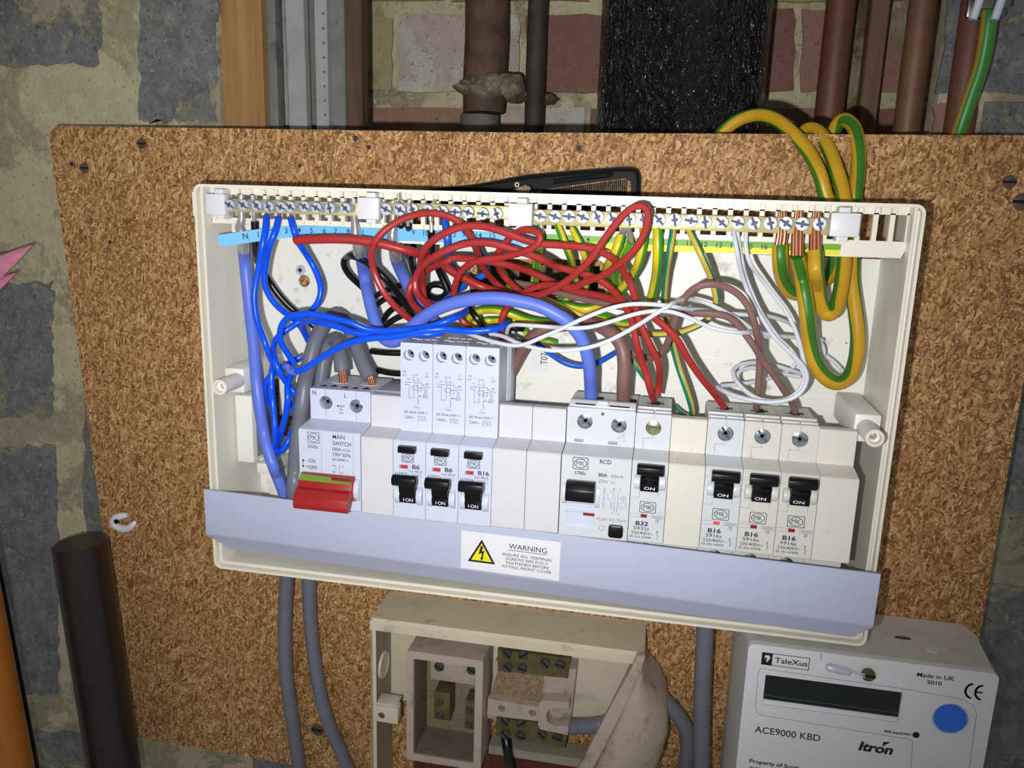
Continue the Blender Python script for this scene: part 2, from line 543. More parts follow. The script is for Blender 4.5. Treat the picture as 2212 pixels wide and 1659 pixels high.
        for li, lp in enumerate(loops):
            k = len(lp)
            area = sum(lp[i][0] * lp[(i + 1) % k][1] - lp[(i + 1) % k][0] * lp[i][1] for i in range(k))
            out = (area > 0) == (li == 0)
            for i in range(k):
                a, b = o + i, o + (i + 1) % k
                fs.append((b, a, a + n, b + n) if out else (a, b, b + n, a + n))
            o += k
        return s.add(vs, fs, m)
    def flat(s, poly, y, m=None):
        """one flat polygon in the x-z plane facing the room"""
        k = len(poly)
        area = sum(poly[i][0] * poly[(i + 1) % k][1] - poly[(i + 1) % k][0] * poly[i][1] for i in range(k))
        p = poly if area > 0 else poly[::-1]
        return s.add([(a, y, b) for a, b in p], [tuple(range(k))], m)
    def line(s, pts, wd, y, closed=False, m=None):
        pts = list(pts) + ([pts[0]] if closed else [])
        for (x0, z0), (x1, z1) in zip(pts, pts[1:]):
            d = Vector((x1 - x0, z1 - z0))
            if d.length < 1e-6:
                continue
            d.normalize()
            q = Vector((-d.y, d.x)) * wd / 2
            e = d * wd / 2
            s.flat([(x0 - q.x - e.x, z0 - q.y - e.y), (x1 - q.x + e.x, z1 - q.y + e.y), (x1 + q.x + e.x, z1 + q.y + e.y), (x0 + q.x - e.x, z0 + q.y - e.y)], y, m)
        return s
    def text(s, txt, x, z, h, y, wd=None, align='L', bold=0, m=None, mat4=None):
        """flat lettering: x, z the left (or centre) of the base line, h the height of a capital, wd the full width"""
        vs, fs, tw = glyphs(txt, bold)
        k = h / .69
        kx = k if wd is None else wd / max(tw, 1e-6)
        ox = x - (tw * kx / 2 if align == 'C' else 0)
        pts = [Vector((ox + a * kx, y, z + b * k)) for a, b in vs]
        if mat4:
            pts = [mat4 @ p for p in pts]
        return s.add(pts, fs, m)

_gl = {}
def glyphs(txt, bold):
    key = (txt, bold)
    if key not in _gl:
        cu = bpy.data.curves.new('lettering', 'FONT')
        cu.body = txt
        cu.resolution_u = 3
        cu.offset = bold
        ob = bpy.data.objects.new('lettering', cu)
        me = bpy.data.meshes.new_from_object(ob)
        vs = [(v.co.x, v.co.y) for v in me.vertices]
        fs = [tuple(p.vertices) for p in me.polygons]
        x0 = min(v[0] for v in vs)
        vs = [(a - x0, b) for a, b in vs]
        _gl[key] = (vs, fs, max(v[0] for v in vs))
        bpy.data.objects.remove(ob)
        bpy.data.curves.remove(cu)
        bpy.data.meshes.remove(me)
    return _gl[key]

def rrect(x0, x1, z0, z1, r, n=5):
    out = []
    for cx, cz, a0 in ((x1 - r, z0 + r, -90), (x1 - r, z1 - r, 0), (x0 + r, z1 - r, 90), (x0 + r, z0 + r, 180)):
        for k in range(n + 1):
            a = math.radians(a0 + 90 * k / n)
            out.append((cx + r * math.cos(a), cz + r * math.sin(a)))
    return out

def rect(x0, x1, z0, z1):
    return [(x0, z0), (x1, z0), (x1, z1), (x0, z1)]

def circ(cx, cz, r, n=18, rz=None):
    rz = r if rz is None else rz
    return [(cx + r * math.cos(2 * math.pi * k / n), cz + rz * math.sin(2 * math.pi * k / n)) for k in range(n)]

# ---------------------------------------------------------------- object helpers
def obj(name, mb, m=None, parent=None, loc=None, sharp=32, smooth=True):
    """link a builder's shape as ONE mesh object; mb may also be an existing mesh"""
    if isinstance(mb, MB):
        me = bpy.data.meshes.new(name)
        o3 = Vector(loc) if loc is not None else Vector((0, 0, 0))
        me.from_pydata([tuple((v - o3) * MM) for v in mb.v], [], mb.f)
        mats = mb.mats if mb.mats else [m]
        for mm in mats:
            me.materials.append(mm if mm is not None else m)
        if len(mats) > 1:
            me.polygons.foreach_set('material_index', mb.mi)
        if any(u is not None for u in mb.uv):
            ul = me.uv_layers.new(name='UVMap')
            for p, u in zip(me.polygons, mb.uv):
                for li, k in zip(p.loop_indices, range(p.loop_total)):
                    ul.data[li].uv = u[k] if u else (0.0, 0.0)
        me.update()
        if smooth:
            me.polygons.foreach_set('use_smooth', [True] * len(me.polygons))
            me.set_sharp_from_angle(angle=math.radians(sharp))
        me.validate()
    else:
        me = mb
    o = bpy.data.objects.new(name, me)
    C.objects.link(o)
    if loc is not None:
        o.location = Vector(loc) * MM
    if parent is not None:
        o.parent = parent
        o.matrix_parent_inverse = Matrix.Translation(parent.location).inverted()
    return o

def tag(o, label, cat, group=None, kind=None):
    o['label'] = label
    o['category'] = cat
    if group:
        o['group'] = group
    if kind:
        o['kind'] = kind
    return o

def empty(name, loc, label, cat, group=None):
    o = bpy.data.objects.new(name, None)
    C.objects.link(o)
    o.location = Vector(loc) * MM
    o.empty_display_size = .01
    return tag(o, label, cat, group)

def struct(name, mb, m, parent=None, **k):
    o = obj(name, mb, m, parent, **k)
    if parent is None:
        o['kind'] = 'structure'
    return o

def screw_head(r, h=1.2, slot='pozi', n=20):
    """terminal or wood screw head facing the room: returns (head, recess) builders about the origin"""
    a = MB().lathe([(r * .96, -h), (r, -h * .2), (r * .9, 0), (0, .12)], (0, 0, 0), (0, -1, 0), n)
    b = MB()
    w2 = r * .2
    if slot in ('pozi', 'both'):
        b.box(-r * .5, r * .5, -.32, .2, -w2, w2)
        b.box(-w2, w2, -.32, .2, -r * .5, r * .5)
    if slot in ('slot', 'both'):
        b.box(-r * .95, r * .95, -.3, .25, -w2 * .9, w2 * .9)
    return a, b
# ================================================================= THE SETTING
def jitter(poly, a, n=3):
    out = []
    k = len(poly)
    for i in range(k):
        p, q = Vector(poly[i]), Vector(poly[(i + 1) % k])
        for j in range(n):
            v = p.lerp(q, j / n)
            out.append((v.x + random.uniform(-a, a), v.y + random.uniform(-a, a)))
    return out

def pxrect(x0, y0, x1, y1, d):
    a, b, c_, e = P(x0, y1, d), P(x1, y1, d), P(x1, y0, d), P(x0, y0, d)
    return [(v.x, v.z) for v in (a, b, c_, e)]

PF = 116                                  # face of the blockwork either side
XL = P(470, 130, PF).x
wl = struct('wall_left', MB().box(-620, XL, PF + .9, 130, -520, 500).box(-620, XL - 40, 130, 290, -520, 500), M['mortar'])
for q, mm in (((-260, -240, 215, 140), 'block_b'), ((302, -240, 466, 262), 'block'), ((-260, 612, 112, 905), 'block_b'), ((-260, 965, 124, 1500), 'block'),
              ((-260, 1580, 188, 1900), 'block'), ((182, 640, 300, 1520), 'block_b')):
    pl = pxrect(*q, PF)
    b = MB().plate(jitter(pl, 2.2, 26), [], PF, PF + 3)
    obj('concrete_block', b, M[mm], wl)
XR = P(2032, 150, PF).x
wr = struct('wall_right', MB().box(XR + 1, 560, PF + .9, 136, -520, 500), M['mortar'])
for q, mm in (((XR, 520, P(2050, 202, PF).z, 470), 'block_b'), ((P(2120, 260, PF).x, 520, -60, P(2050, 220, PF).z), 'block_b'), ((XR, P(2108, 260, PF).x, 120, P(2050, 222, PF).z), 'brick_pink'), ((XR, 520, -260, -74), 'block'), ((XR, 520, -500, -272), 'block_b')):
    obj('concrete_block', MB().plate(jitter(rect(*q), 1.4, 22), [], PF, PF + 3), M[mm], wr)
wlo = struct('wall_lower', MB().box(XL, XR + 2, PF + .9, 290, -520, -200), M['mortar'])
for x0 in (XL + 2, -30, 200):
    obj('concrete_block', MB().plate(jitter(rect(x0, min(x0 + 206, XR), -500, -205), 1.5, 20), [], PF, PF + 3), M['block'], wlo)
# recess with the brick back wall
wb = struct('wall_back', MB().box(XL - 45, 560, 258, 300, -210, 500), M['mortar'])
BR = 255
for q, mm in (((640, 36, 846, 196), 'brick_cream'), ((860, 30, 1122, 199), 'brick_white'), ((1136, 32, 1396, 200), 'brick_red'), ((1410, 20, 1716, 196), 'brick_red'),
              ((1732, 20, 1948, 196), 'brick_pink'), ((1962, 22, 2026, 214), 'brick_pink'), ((2032, -20, 2230, 200), 'block'),
              ((560, 233, 1000, 400), 'brick_pink'), ((1014, 232, 1262, 400), 'brick_white'), ((1276, 232, 1560, 400), 'brick_red'), ((1574, 234, 1868, 400), 'brick_pink'),
              ((1880, 236, 2190, 400), 'brick_red'),
              ((560, -170, 960, 2), 'brick_cream'), ((974, -170, 1270, 2), 'brick_pink'), ((1284, -170, 1600, -6), 'brick_red'), ((1614, -170, 1840, 2), 'brick_cream'), ((1852, -170, 2190, 2), 'brick_pink')):
    pl = pxrect(*q, BR)
    obj('brick', MB().plate(jitter(pl, 1.1, 6), [], BR + random.uniform(-1, 1), 262), M[mm], wb)
pl = [(v.x, v.z) for v in (P(1838, 60, 240), P(1862, 0, 240), P(1880, -120, 240), P(1866, -120, 240), P(1846, -20, 240))]
pl = [(v.x, v.z) for v in (P(1826, 300, 238), P(1856, 300, 238), P(1874, 60, 238), P(1882, -160, 238), P(1846, -160, 238), P(1842, 60, 238))]
obj('plaster_strip', MB().plate(jitter(pl, 1.2, 5), [], 236, 258), M['mortar_lump'], wb)

# ================================================================= PIPES AND BATTENS IN THE RECESS
def vpipe(name, px, y, r, m, label, cat='pipe', z0=60, z1=470, n=28, wob=0):
    x = (P(px[0], px[1], y)).x
    pts = [(x + random.uniform(-wob, wob), y, z0 + (z1 - z0) * k / 10) for k in range(11)]
    return tag(obj(name, MB().tube(pts, [r * (1 + random.uniform(-wob, wob) * .05) for _ in pts], n, 60), m), label, cat)

def batten(name, x0, x1, y0, y1, m, label, cat='timber'):
    a, b = P(x0, 140, y0).x, P(x1, 140, y0).x
    return tag(obj(name, MB().box(a, b, y0, y1, 40, 470, .8, 1), m), label, cat)

batten('timber_batten', 471, 567, 122, 130, M['pine'], 'pale pine batten standing beside the grey painted blockwork on the left')
batten('timber_batten', 745, 782, 158, 170, M['brownwood'], 'dark brown stained batten right of the galvanised channels')
def channel(x0, x1, y, dep, m, label, zbot=60, lean=0, holes=False):
    a, b = P(x0, 140, y).x, P(x1, 140, y).x
    t = 1.3
    pr = [(a, y + dep), (a, y + 1), (a + 1, y), (b - 1, y), (b, y + 1), (b, y + dep), (b - t, y + dep), (b - t, y + t + .6), (b - t - .6, y + t), (a + t + .6, y + t), (a + t, y + t + .6), (a + t, y + dep)]
    mb = MB().ext(pr, zbot, 470, axis='z', m=m)
    if lean:
        for v in mb.v:
            v.x -= lean * (1 - (v.z - 160) / 200) ** 2 if v.z < 360 else 0
    if holes:
        for k in range(24):
            mb.cyl((b - 2.2, y + .3, 180 + k * 9), (0, -1, 0), .9, .6, 8, m=M['seam'])
    return tag(obj('metal_channel', mb, m), label, 'metal channel')
channel(568, 596, 131, 10, M['galv_dark'], 'dull galvanised channel leftmost, against the pale pine batten')
channel(598, 622, 150, 10, M['galv'], 'narrow galvanised channel second from the pine batten')
channel(612, 652, 138, 8, M['galv'], 'bright galvanised capping bent towards its lower end', lean=-3, zbot=186)
channel(655, 679, 156, 10, M['galv_dark'], 'thin dull galvanised strip behind the bent bright capping')
channel(679, 707, 146, 10, M['galv'], 'galvanised channel with a row of small holes along its edge', holes=True)
channel(709, 744, 154, 10, M['galv_dark'], 'wide dull galvanised channel next to the brown stained batten')
vpipe('iron_pipe', (1050, 100), 222, 15.5, M['rust'], 'thick flaking rusty iron pipe left of the black soil pipe', z0=208, wob=.6)
x = P(1042, 240, 222).x
tag(obj('iron_pipe', MB().tube([(x - 2, 222, 60), (x - 2, 222, 206)], 14.5, 26), M['grey_pipe']), 'grey length of iron pipe below the mortar lump', 'pipe')
vpipe('iron_pipe', (1159, 100), 226, 7.2, M['rust_dark'], 'thin dark rusty iron pipe between thick rusty pipe and black soil pipe', wob=.3)
vpipe('soil_pipe', (1472, 150), 196, 55, M['black_iron'], 'very wide glossy black bitumen painted cast iron soil pipe', n=72)
vpipe('iron_pipe', (1802, 140), 205, 9.2, M['redpipe'], 'red oxide painted pipe first right of the black soil pipe')
batten('timber_strip', 1868, 1908, 222, 236, M['oldwood'], 'old light brown timber strip between red oxide pipe and copper pipe')
vpipe('copper_pipe', (1976, 140), 128, 7.2, M['copperpipe'], 'tarnished copper pipe right of the old timber strip')
vpipe('earthed_pipe', (2090, 140), 104.5, 7.4, M['redpipe'], 'brown pipe carrying the steel earth clamp at upper right')
# mortar lumps
def lump(cs, label, m=M['mortar_lump']):
    bm = bmesh.new()
    for px, py, y, rx, ry, rz in cs:
        c = P(px, py, y)
        r = bmesh.ops.create_icosphere(bm, subdivisions=3, radius=1)
        for v in r['verts']:
            n = v.co.copy()
            f = 1 + .18 * math.sin(n.x * 5 + px) * math.cos(n.z * 6 + py) + random.uniform(-.04, .04)
            v.co = Vector((c.x + n.x * rx * f, c.y + n.y * ry * f, c.z + n.z * rz * f))
    return tag(obj('mortar_lump', MB().from_bm(bm), m), label, 'mortar')
lump([(1020, 192, 222, 12, 22, 6), (1058, 188, 214, 14, 20, 9), (1104, 190, 214, 10, 18, 10)], 'ledge of old mortar squeezed around the thick rusty pipe')
lump([(1118, 208, 222, 8, 12, 5)], 'small mortar lump against the thin dark rusty pipe')
lump([(1184, 214, 240, 7, 12, 4)], 'mortar crumb on the brickwork right of the thin dark pipe')
# clamp and its earth wire
e = empty('earth_clamp', Z('c1', 980, 60, 96), 'steel earth clamp with two bright screws on the brown pipe', 'clamp')
a, b = Z('c1', 700, 215, 93), Z('c1', 1230, -160, 93)
obj('strap', MB().box(a.x, b.x, 93, 96.5, a.z, b.z, 1.2), M['steel'], e)
a, b = Z('c1', 790, 110, 85), Z('c1', 1285, -200, 85)
obj('clamp_plate', MB().box(a.x, b.x, 85, 87.5, a.z, b.z, 1), M['steel'], e)
for xx in (850, 1110):
    c = Z('c1', xx, -10, 85)
    obj('clamp_screw', MB().tube([(c.x + 3, 82.8, c.z + 26), (c.x, 82.8, c.z), (c.x - 2.0, 82.8, c.z - 10)], 2.1, 12), M['zinc'], e)
tag(obj('earth_wire', MB().tube(path('c1: 1010,40,92 985,130,90.6 955,400,91 885,780,93 770,1120,95 650,1480,97 590,1660,99 540,1860,102'), 3.8, 16, tw=.125), M['earth_clamp']),
    'thick green and yellow earth wire hanging from the steel pipe clamp', 'wire')

# ================================================================= THE BOARD
bt = [(v.x, v.z) for v in (P(105, 290, 77), P(120, 272, 77), P(1100, 286, 77), P(2212, 294, 77))]
BDX = 236.5
out = [(-320, -250), (BDX, -256), (BDX, 185.2), (bt[2][0], bt[2][1]), (bt[1][0], bt[1][1]), (bt[0][0], bt[0][1])]
hole = [(v.x, v.z) for v in (P(1030, 640, 77), P(1290, 640, 77), P(1296, 575, 77), P(1030, 570, 77))]
board = empty('backboard', (-50, 85, -250), 'large brown chipboard backboard carrying the consumer unit, isolator and meter', 'board')
obj('board_panel', MB().plate(out, [hole], 77, 92), M['chip'], board)
for px, py, r in ((307, 310, 3.2), (183, 363, 3.2), (2180, 393, 3.4), (2207, 436, 4.4), (686, 1576, 4.6), (300, 268, 0)):
    if not r:
        continue
    c = P(px, py, 77)
    h, s_ = screw_head(r, 1.2, 'slot')
    for q in (h, s_):
        q.v = [v + Vector((c.x, 76.4, c.z)) for v in q.v]
    o = obj('wood_screw', h, M['steelgrey'], board)
    obj('screw_slot', s_, M['dark'], o)
for px, py, r in ((768, 299, 1.7), (797, 318, 1.3), (1251, 320, 1.7), (155, 354, 1.6), (648, 357, 1.2), (238, 523, 1.2)):
    c = P(px, py, 77)
    obj('nail_hole', MB().lathe([(r, 0), (r * .6, .15), (0, .15)], (c.x, 77, c.z), (0, -1, 0), 9), M['rust_dark'], board)

# cable clip left on the board
c0 = path('L: 694,284,75 660,288,74 628,300,73 618,322,73 636,346,73 670,358,73 702,352,73 724,334,73 738,316,74')
e = empty('cable_clip', c0[4], 'white plastic nail-in cable clip alone on the chipboard', 'clip')
obj('clip_hook', MB().tube(c0, [1.6, 2.4, 2.8, 2.8, 2.6, 2.6, 2.4, 2.0, .9], 10), M['nylon'], e)
c = Z('L', 634, 318, 70.4)
obj('nail', MB().lathe([(1.7, 0), (1.7, .9), (0, 1.1)], (c.x, 70.6, c.z), (0, -1, 0), 12), M['black'], e)

# poles leaning at lower left
a, b = Z('L', 433, 424, 40), Z('L', 622, 1659, 40)
d = (b - a).normalized()
tag(obj('dark_pole', MB().cyl(a + Vector((0, 0, -1)), d, 16.6, 330, 40, bev=1.2), M['darkpole']), 'dark brown stained round pole leaning in front of the board', 'pole')
a, b = Z('L', 0, 700, -10), Z('L', 182, 1659, -10)
d = (b - a).normalized()
q = Vector((-d.z, 0, d.x))
q = q if q.x < 0 else -q
tag(obj('amber_pole', MB().cyl(a + q * 28.8 - d * 160, d, 21, 420, 40), M['amberpole']), 'amber varnished wooden pole cut by the lower left corner', 'pole')
a, b = P(0, 1212, 25), P(86, 1659, 25)
d = (b - a).normalized()
tag(obj('black_rod', MB().cyl(a + q * 5.75 - d * 160, d, 4.2, 440, 18), M['black']), 'thin black rod just behind the amber pole', 'rod')

# pink petals at the left edge
e = empty('pink_blossom', P(-30, 620, 50), 'pink petals poking in at the left edge', 'flower')
def petal(base, tip, wd, y, name='petal'):
    a, b = P(*base, y), P(*tip, y - 6)
    d = b - a
    s = Vector((-d.z, 0, d.x)).normalized()
    vs, fs = [], []
    for k in range(9):
        t = k / 8
        c = a.lerp(b, t) + Vector((0, -5 * math.sin(t * 3.1), 0))
        w_ = wd * (math.sin(math.pi * (t * .82 + .18)) ** .8) * (1 - t * .25) if k < 8 else .15
        vs += [c - s * w_ + Vector((0, 1.4, 0)), c, c + s * w_ + Vector((0, 1.4, 0)), c - s * w_ + Vector((0, 2, 0)), c + Vector((0, .7, 0)), c + s * w_ + Vector((0, 2, 0))]
    for k in range(8):
        o, p_ = k * 6, k * 6 + 6
        fs += [(o, o + 1, p_ + 1, p_), (o + 1, o + 2, p_ + 2, p_ + 1), (o + 4, o + 3, p_ + 3, p_ + 4), (o + 5, o + 4, p_ + 4, p_ + 5), (o + 3, o, p_, p_ + 3), (o + 2, o + 5, p_ + 5, p_ + 2)]
    fs += [(0, 3, 4, 1), (1, 4, 5, 2), (48, 49, 52, 51), (49, 50, 53, 52)]
    obj(name, MB().add(vs, fs), M['pink'], e)
petal((-110, 664), (66, 530), 8.5, 52)
petal((-100, 690), (30, 590), 7.0, 60)
petal((-90, 600), (12, 548), 4.5, 62)

# ================================================================= COMB BEHIND THE UNIT
e = empty('hair_comb', P(1150, 400, 74), 'black plastic hair comb standing behind the top edge of the unit', 'comb')
top = [(880, 413), (960, 405), (1050, 396), (1100, 384), (1150, 376), (1250, 367), (1345, 360), (1366, 360), (1380, 366), (1385, 380)]
bot = [(1383, 466), (1366, 466), (1362, 392), (1350, 385), (1250, 398), (1160, 412), (1100, 424), (1000, 440), (880, 446)]
obj('spine', MB().plate([(v.x, v.z) for v in (P(*q, 73) for q in bot[::-1] + top[::-1])], [], 72.7, 76.3), M['comb'], e)
obj('spine_rib', MB().tube([P(*q, 72.6) for q in ((1010, 404), (1140, 384), (1250, 374), (1350, 367), (1374, 370), (1378, 384), (1377, 440))], .9, 8), M['black'], e)
obj('spine_rib', MB().tube([P(*q, 72.6) for q in ((1195, 389), (1260, 381), (1325, 375), (1318, 380), (1260, 387), (1195, 396))], .6, 8), M['black'], e)
c = P(1117, 399, 72.7)
obj('moulding_mark', MB().lathe([(1.3, 0), (1.3, .4), (.8, .4), (.8, 0)], c, (0, -1, 0), 14), M['nylon'], e)
tooth = None
for k in range(42):
    t = k / 41
    px = 1172 + t * 182
    a = P(px, 411 - 25 * t + 1, 74.5)
    if tooth is None:
        tb = MB().ext([(-.36, 0), (.36, 0), (.22, -14), (0, -15), (-.22, -14)], -1.1, 1.1, axis='y')
        tooth = obj('tooth', tb, M['comb'], e, loc=(0, 0, 0))
        o = tooth
    else:
        o = tooth.copy()
        C.objects.link(o)
    o.location = a * MM
    o.parent = e
    o.matrix_parent_inverse = Matrix.Translation(e.location).inverted()
lump([(1130, 409, 60, 4.4, 3, 1.8), (1136, 405, 62, 2.4, 2, 1.4)], 'crumb of pink brick on the top edge of the unit', M['brick_pink']).name = 'brick_crumb'
# ================================================================= THE CONSUMER UNIT
X0, X1, ZB, ZT = -207.6, 160.2, -74.0, 149.3
unit = empty('consumer_unit', (-24, 45, ZB), 'open cream plastic consumer unit enclosure fixed to the chipboard board', 'enclosure')
def ring(i0, i1, y0, y1, r):
    return MB().plate(rrect(X0 + i0, X1 - i0, ZB + i0, ZT - i0, max(.6, r - i0)), [rrect(X0 + i1, X1 - i1, ZB + i1, ZT - i1, max(.5, r - i1))], y0, y1)
obj('rim', ring(0, 1.5, 18, 52, 4.5), M['cream_edge'], unit)
def tray(i0, i1, y0, y1):
    """the same, open at the top"""
    a, b = rrect(X0 + i0, X1 - i0, ZB + i0, ZT - i0, max(.8, 4.5 - i0)), rrect(X0 + i1, X1 - i1, ZB + i1, ZT - i1, max(.6, 4.5 - i1))
    o_ = [(X0 + i0, ZT - 1.5)] + a[18:24] + a[0:6] + [(X1 - i0, ZT - 1.5)]
    n_ = [(X0 + i1, ZT - 1.5)] + b[18:24] + b[0:6] + [(X1 - i1, ZT - 1.5)]
    return MB().plate(o_ + n_[::-1], [], y0, y1)
obj('rim_groove', tray(1.5, 3.3, 22.5, 52), M['cream'], unit)
obj('inner_lip', tray(3.3, 4.7, 19.5, 52), M['cream_edge'], unit)
sh = MB()
sh.box(X0, X0 + 4.7, 52, 72, ZB, ZT).box(X1 - 4.7, X1, 52, 72, ZB, ZT).box(X0 + 4.7, X1 - 4.7, 52, 72, ZB, ZB + 4.7)
sh.box(X0 + 4.7, 104, 52, 72, ZT - 1.8, ZT).box(147, X1 - 4.7, 52, 72, ZT - 1.8, ZT)
obj('side_wall', sh, M['cream'], unit)
cab = [(-66, 89), (-50, 87), (-20, 90), (9, 91), (12.5, 94), (12, 112), (8, 114.5), (-30, 113.5), (-62, 111.5), (-67, 106)]
low = [(-197.6, -25), (-188.5, -25), (-188.5, -5), (-170, -5), (-170, 9), (-188.5, 9), (-188.5, 36), (-197.6, 36)]
ck, sk = P(657, 607, 70), P(651, 583, 70)
obj('back_panel', MB().plate([(X0 + 4.7, ZB + 4.7), (X1 - 4.7, ZB + 4.7), (X1 - 4.7, 121), (-104, 121), (-104, ZT - 4.7), (X0 + 4.7, ZT - 4.7)],
                             [cab, low, circ(ck.x, ck.z, 3.7)], 70, 72), M['cream'], unit)
h, s_ = screw_head(3.1, 1.6, 'pozi')
for q in (h, s_):
    q.v = [v + Vector((sk.x, 68.4, sk.z)) for v in q.v]
o = obj('fixing_screw', h, M['zinc'], unit)
obj('screw_recess', s_, M['zinc_slot'], o)
# raised mouldings on the back panel
for q in ((20, 150, 75.5, 76), (20, 150, 62, 62.5), (20, 150, 44, 44.5), (18, 140, 117, 118), (143, 144, 40, 118), (-170, -110, 52, 52.6)):
    obj('moulded_rib', MB().box(q[0], q[1], 69.5, 70, q[2], q[3]), M['cream'], unit)
# cover-screw posts
for bx, px, nm in (((-196, -184), -188, 0), ((141.2, 153.8), 146.9, 1)):
    o = obj('post_block', MB().box(bx[0], bx[1], 20, 70, 34.5, 48.8, 1.2), M['cream'], unit)
    obj('screw_post', MB().lathe([(4.4, 0), (4.3, 19.2), (3.9, 19.6), (2.9, 19.6), (2.7, 16), (1.6, 15.6), (1.6, 9), (0, 9)], (px, 20.2, 42), (0, -1, 0), 24), M['cream_edge'], o)
o = obj('bracket', MB().box(-202, -191, 40, 70, -14, 28, 1.2), M['cream'], unit)
obj('bracket_recess', MB().box(-191.2, -190.6, 44, 67, -11, 25), M['grey'], o)
obj('bracket_foot', MB().box(-191.6, -181.5, 44, 70, -21.5, -15, .6), M['cream'], unit)
obj('bracket_foot', MB().box(-187, -176, 50, 70, -40, -23, .6), M['cream'], unit)
# slotted carrier for the terminal bars
xa, xb = P(463.4, 414, 26.8).x, P(1894.5, 455, 26.8).x
nr = round((xb - xa) / 7.35)
pit = (xb - xa) / nr
rx = [xa + pit * k for k in range(-1, nr + 3) if xa + pit * k < 153]
tooth_ = [(X1 - 4.8, 128.6), (X1 - 4.8, 145)]
for a in rx[::-1]:
    tooth_ += [(a + 1.15 if a < rx[-1] else X1 - 4.8, 144.2) if False else (a + 1.15, 131.9), (a + 1.15, 145), (a - 1.15, 145), (a - 1.15, 131.9)]
tooth_ = [(X1 - 4.8, 128.6), (X1 - 4.8, 145), (rx[-1] + pit - 1.15, 145), (rx[-1] + pit - 1.15, 131.9)] + tooth_[2:]
tooth_ += [(rx[0] - pit + 1.15, 131.9), (rx[0] - pit + 1.15, 145), (X0 + 5, 145), (X0 + 5, 128.6)]
obj('slotted_carrier', MB().plate(tooth_[::-1], [], 26.8, 30), M['cream_edge'], unit)
obj('carrier_top', MB().box(X0 + 5, X1 - 4.8, 26.8, 30, 144.2, ZT - 1.4), M['cream_edge'], unit)
cs = MB()
for k, a in enumerate(rx):
    cs.box(a - 1.1, a + 1.1, 24.4, 26.9, 144.8, 147.2).box(a - .9, a + .9, 25.2, 26.9, 129.8, 131.5)
    if k % 2:
        cs.box(a + 1.7, a + pit - 1.7, 25.6, 26.9, 144.6, 147.5)
o = obj('castellation', cs, M['cream_edge'], unit)
o['kind'] = 'stuff'
# label rail and its printed strips
lz = lambda px, py: P(px, py, 25.5)
rail = [(v.x, v.z) for v in (lz(500, 514), lz(1200, 536.5), lz(1946, 558), lz(1966, 524), lz(1200, 504), lz(500, 484))]
obj('label_rail', MB().plate(rail, [], 25.9, 26.8), M['cream_edge'], unit)
grn = MB()
gl = [lz(1170, 505), lz(1450, 516.5), lz(1817, 527.7), lz(1815, 540), lz(1450, 530), lz(1170, 519.5)]
yl = [lz(1170, 519.5), lz(1450, 530), lz(1815, 540), lz(1812, 551.8), lz(1450, 543.5), lz(1170, 533)]
st = MB().flat([(v.x, v.z) for v in gl], 25.3, M['greenlabel']).flat([(v.x, v.z) for v in yl], 25.3, M['yellowlabel'])
for t, z_, x, y in (('1', 'B', 742, 578), ('2', 'B', 866, 588), ('3', 'B', 993, 588), ('4', 'B', 1120, 592), ('5', 'B', 1247, 597), ('6', 'B', 1375, 600), ('7', 'B', 1500, 604), ('8', 'B', 1630, 610), ('9', 'B', 1770, 618),
                   ('10', 'B', 1893, 624), ('11', 'B', 2025, 628), ('12', 'C', 237, 508), ('13', 'C', 343, 513), ('14', 'C', 448, 518), ('15', 'C', 562, 522), ('16', 'C', 667, 526), ('D', 'C', 852, 530), ('D', 'C', 950, 534), ('D', 'C', 1075, 536)):
    q = Z(z_, x, y, 25.2)
    st.text(t, q.x, q.z, 2.5, 25.2, None, 'C', .012, M['print_black'])
obj('earth_label', st, None, unit)
# blue strip, its left end peeled off towards the room
top = [((468, 508), 14), ((520, 500.5), 17.5), ((570, 493), 21), ((620, 487.8), 24.4), ((660, 487), 25.2), ((850, 493.5), 25.2), ((1035, 499.5), 25.2), ((1170, 505), 25.2)]
btm = [((474, 534), 14), ((526, 526), 17.5), ((575, 519), 21), ((624, 513.2), 24.4), ((662, 512.6), 25.2), ((850, 520), 25.2), ((1035, 526.5), 25.2), ((1170, 532.5), 25.2)]
vs = [P(*q, d) for q, d in top] + [P(*q, d) for q, d in btm]
k = len(top)
vs += [v + Vector((0, .25, 0)) for v in vs]
fs = [(i, i + k, i + k + 1, i + 1) for i in range(k - 1)] + [(2 * k + i, 2 * k + i + 1, 3 * k + i + 1, 3 * k + i) for i in range(k - 1)]
fs += [(0, 2 * k, 3 * k, k)] + [(i, i + 1, 2 * k + i + 1, 2 * k + i) for i in range(k - 1)] + [(k + i + 1, k + i, 3 * k + i, 3 * k + i + 1) for i in range(k - 1)]
o = obj('neutral_label', MB().add(vs, fs), M['bluelabel'], unit, sharp=60)
lo_ = o
st = MB()
for t, x, y in (('3', 690, 392), ('4', 778, 388), ('5', 862, 390), ('6', 950, 392), ('7', 1027, 394), ('8', 1113, 396), ('1', 1213, 399), ('9', 1557, 404), ('10', 1643, 407), ('11', 1727, 412), ('12', 1830, 416), ('13', 1918, 420), ('14', 2005, 424), ('15', 2098, 424)):
    yy = 23.6 if x < 800 else 25.0
    q = Z('A', x, y, yy)
    obj('printed_number', MB().text(t, q.x, q.z, 2.7, yy, None, 'C', .006), M['print'], o)
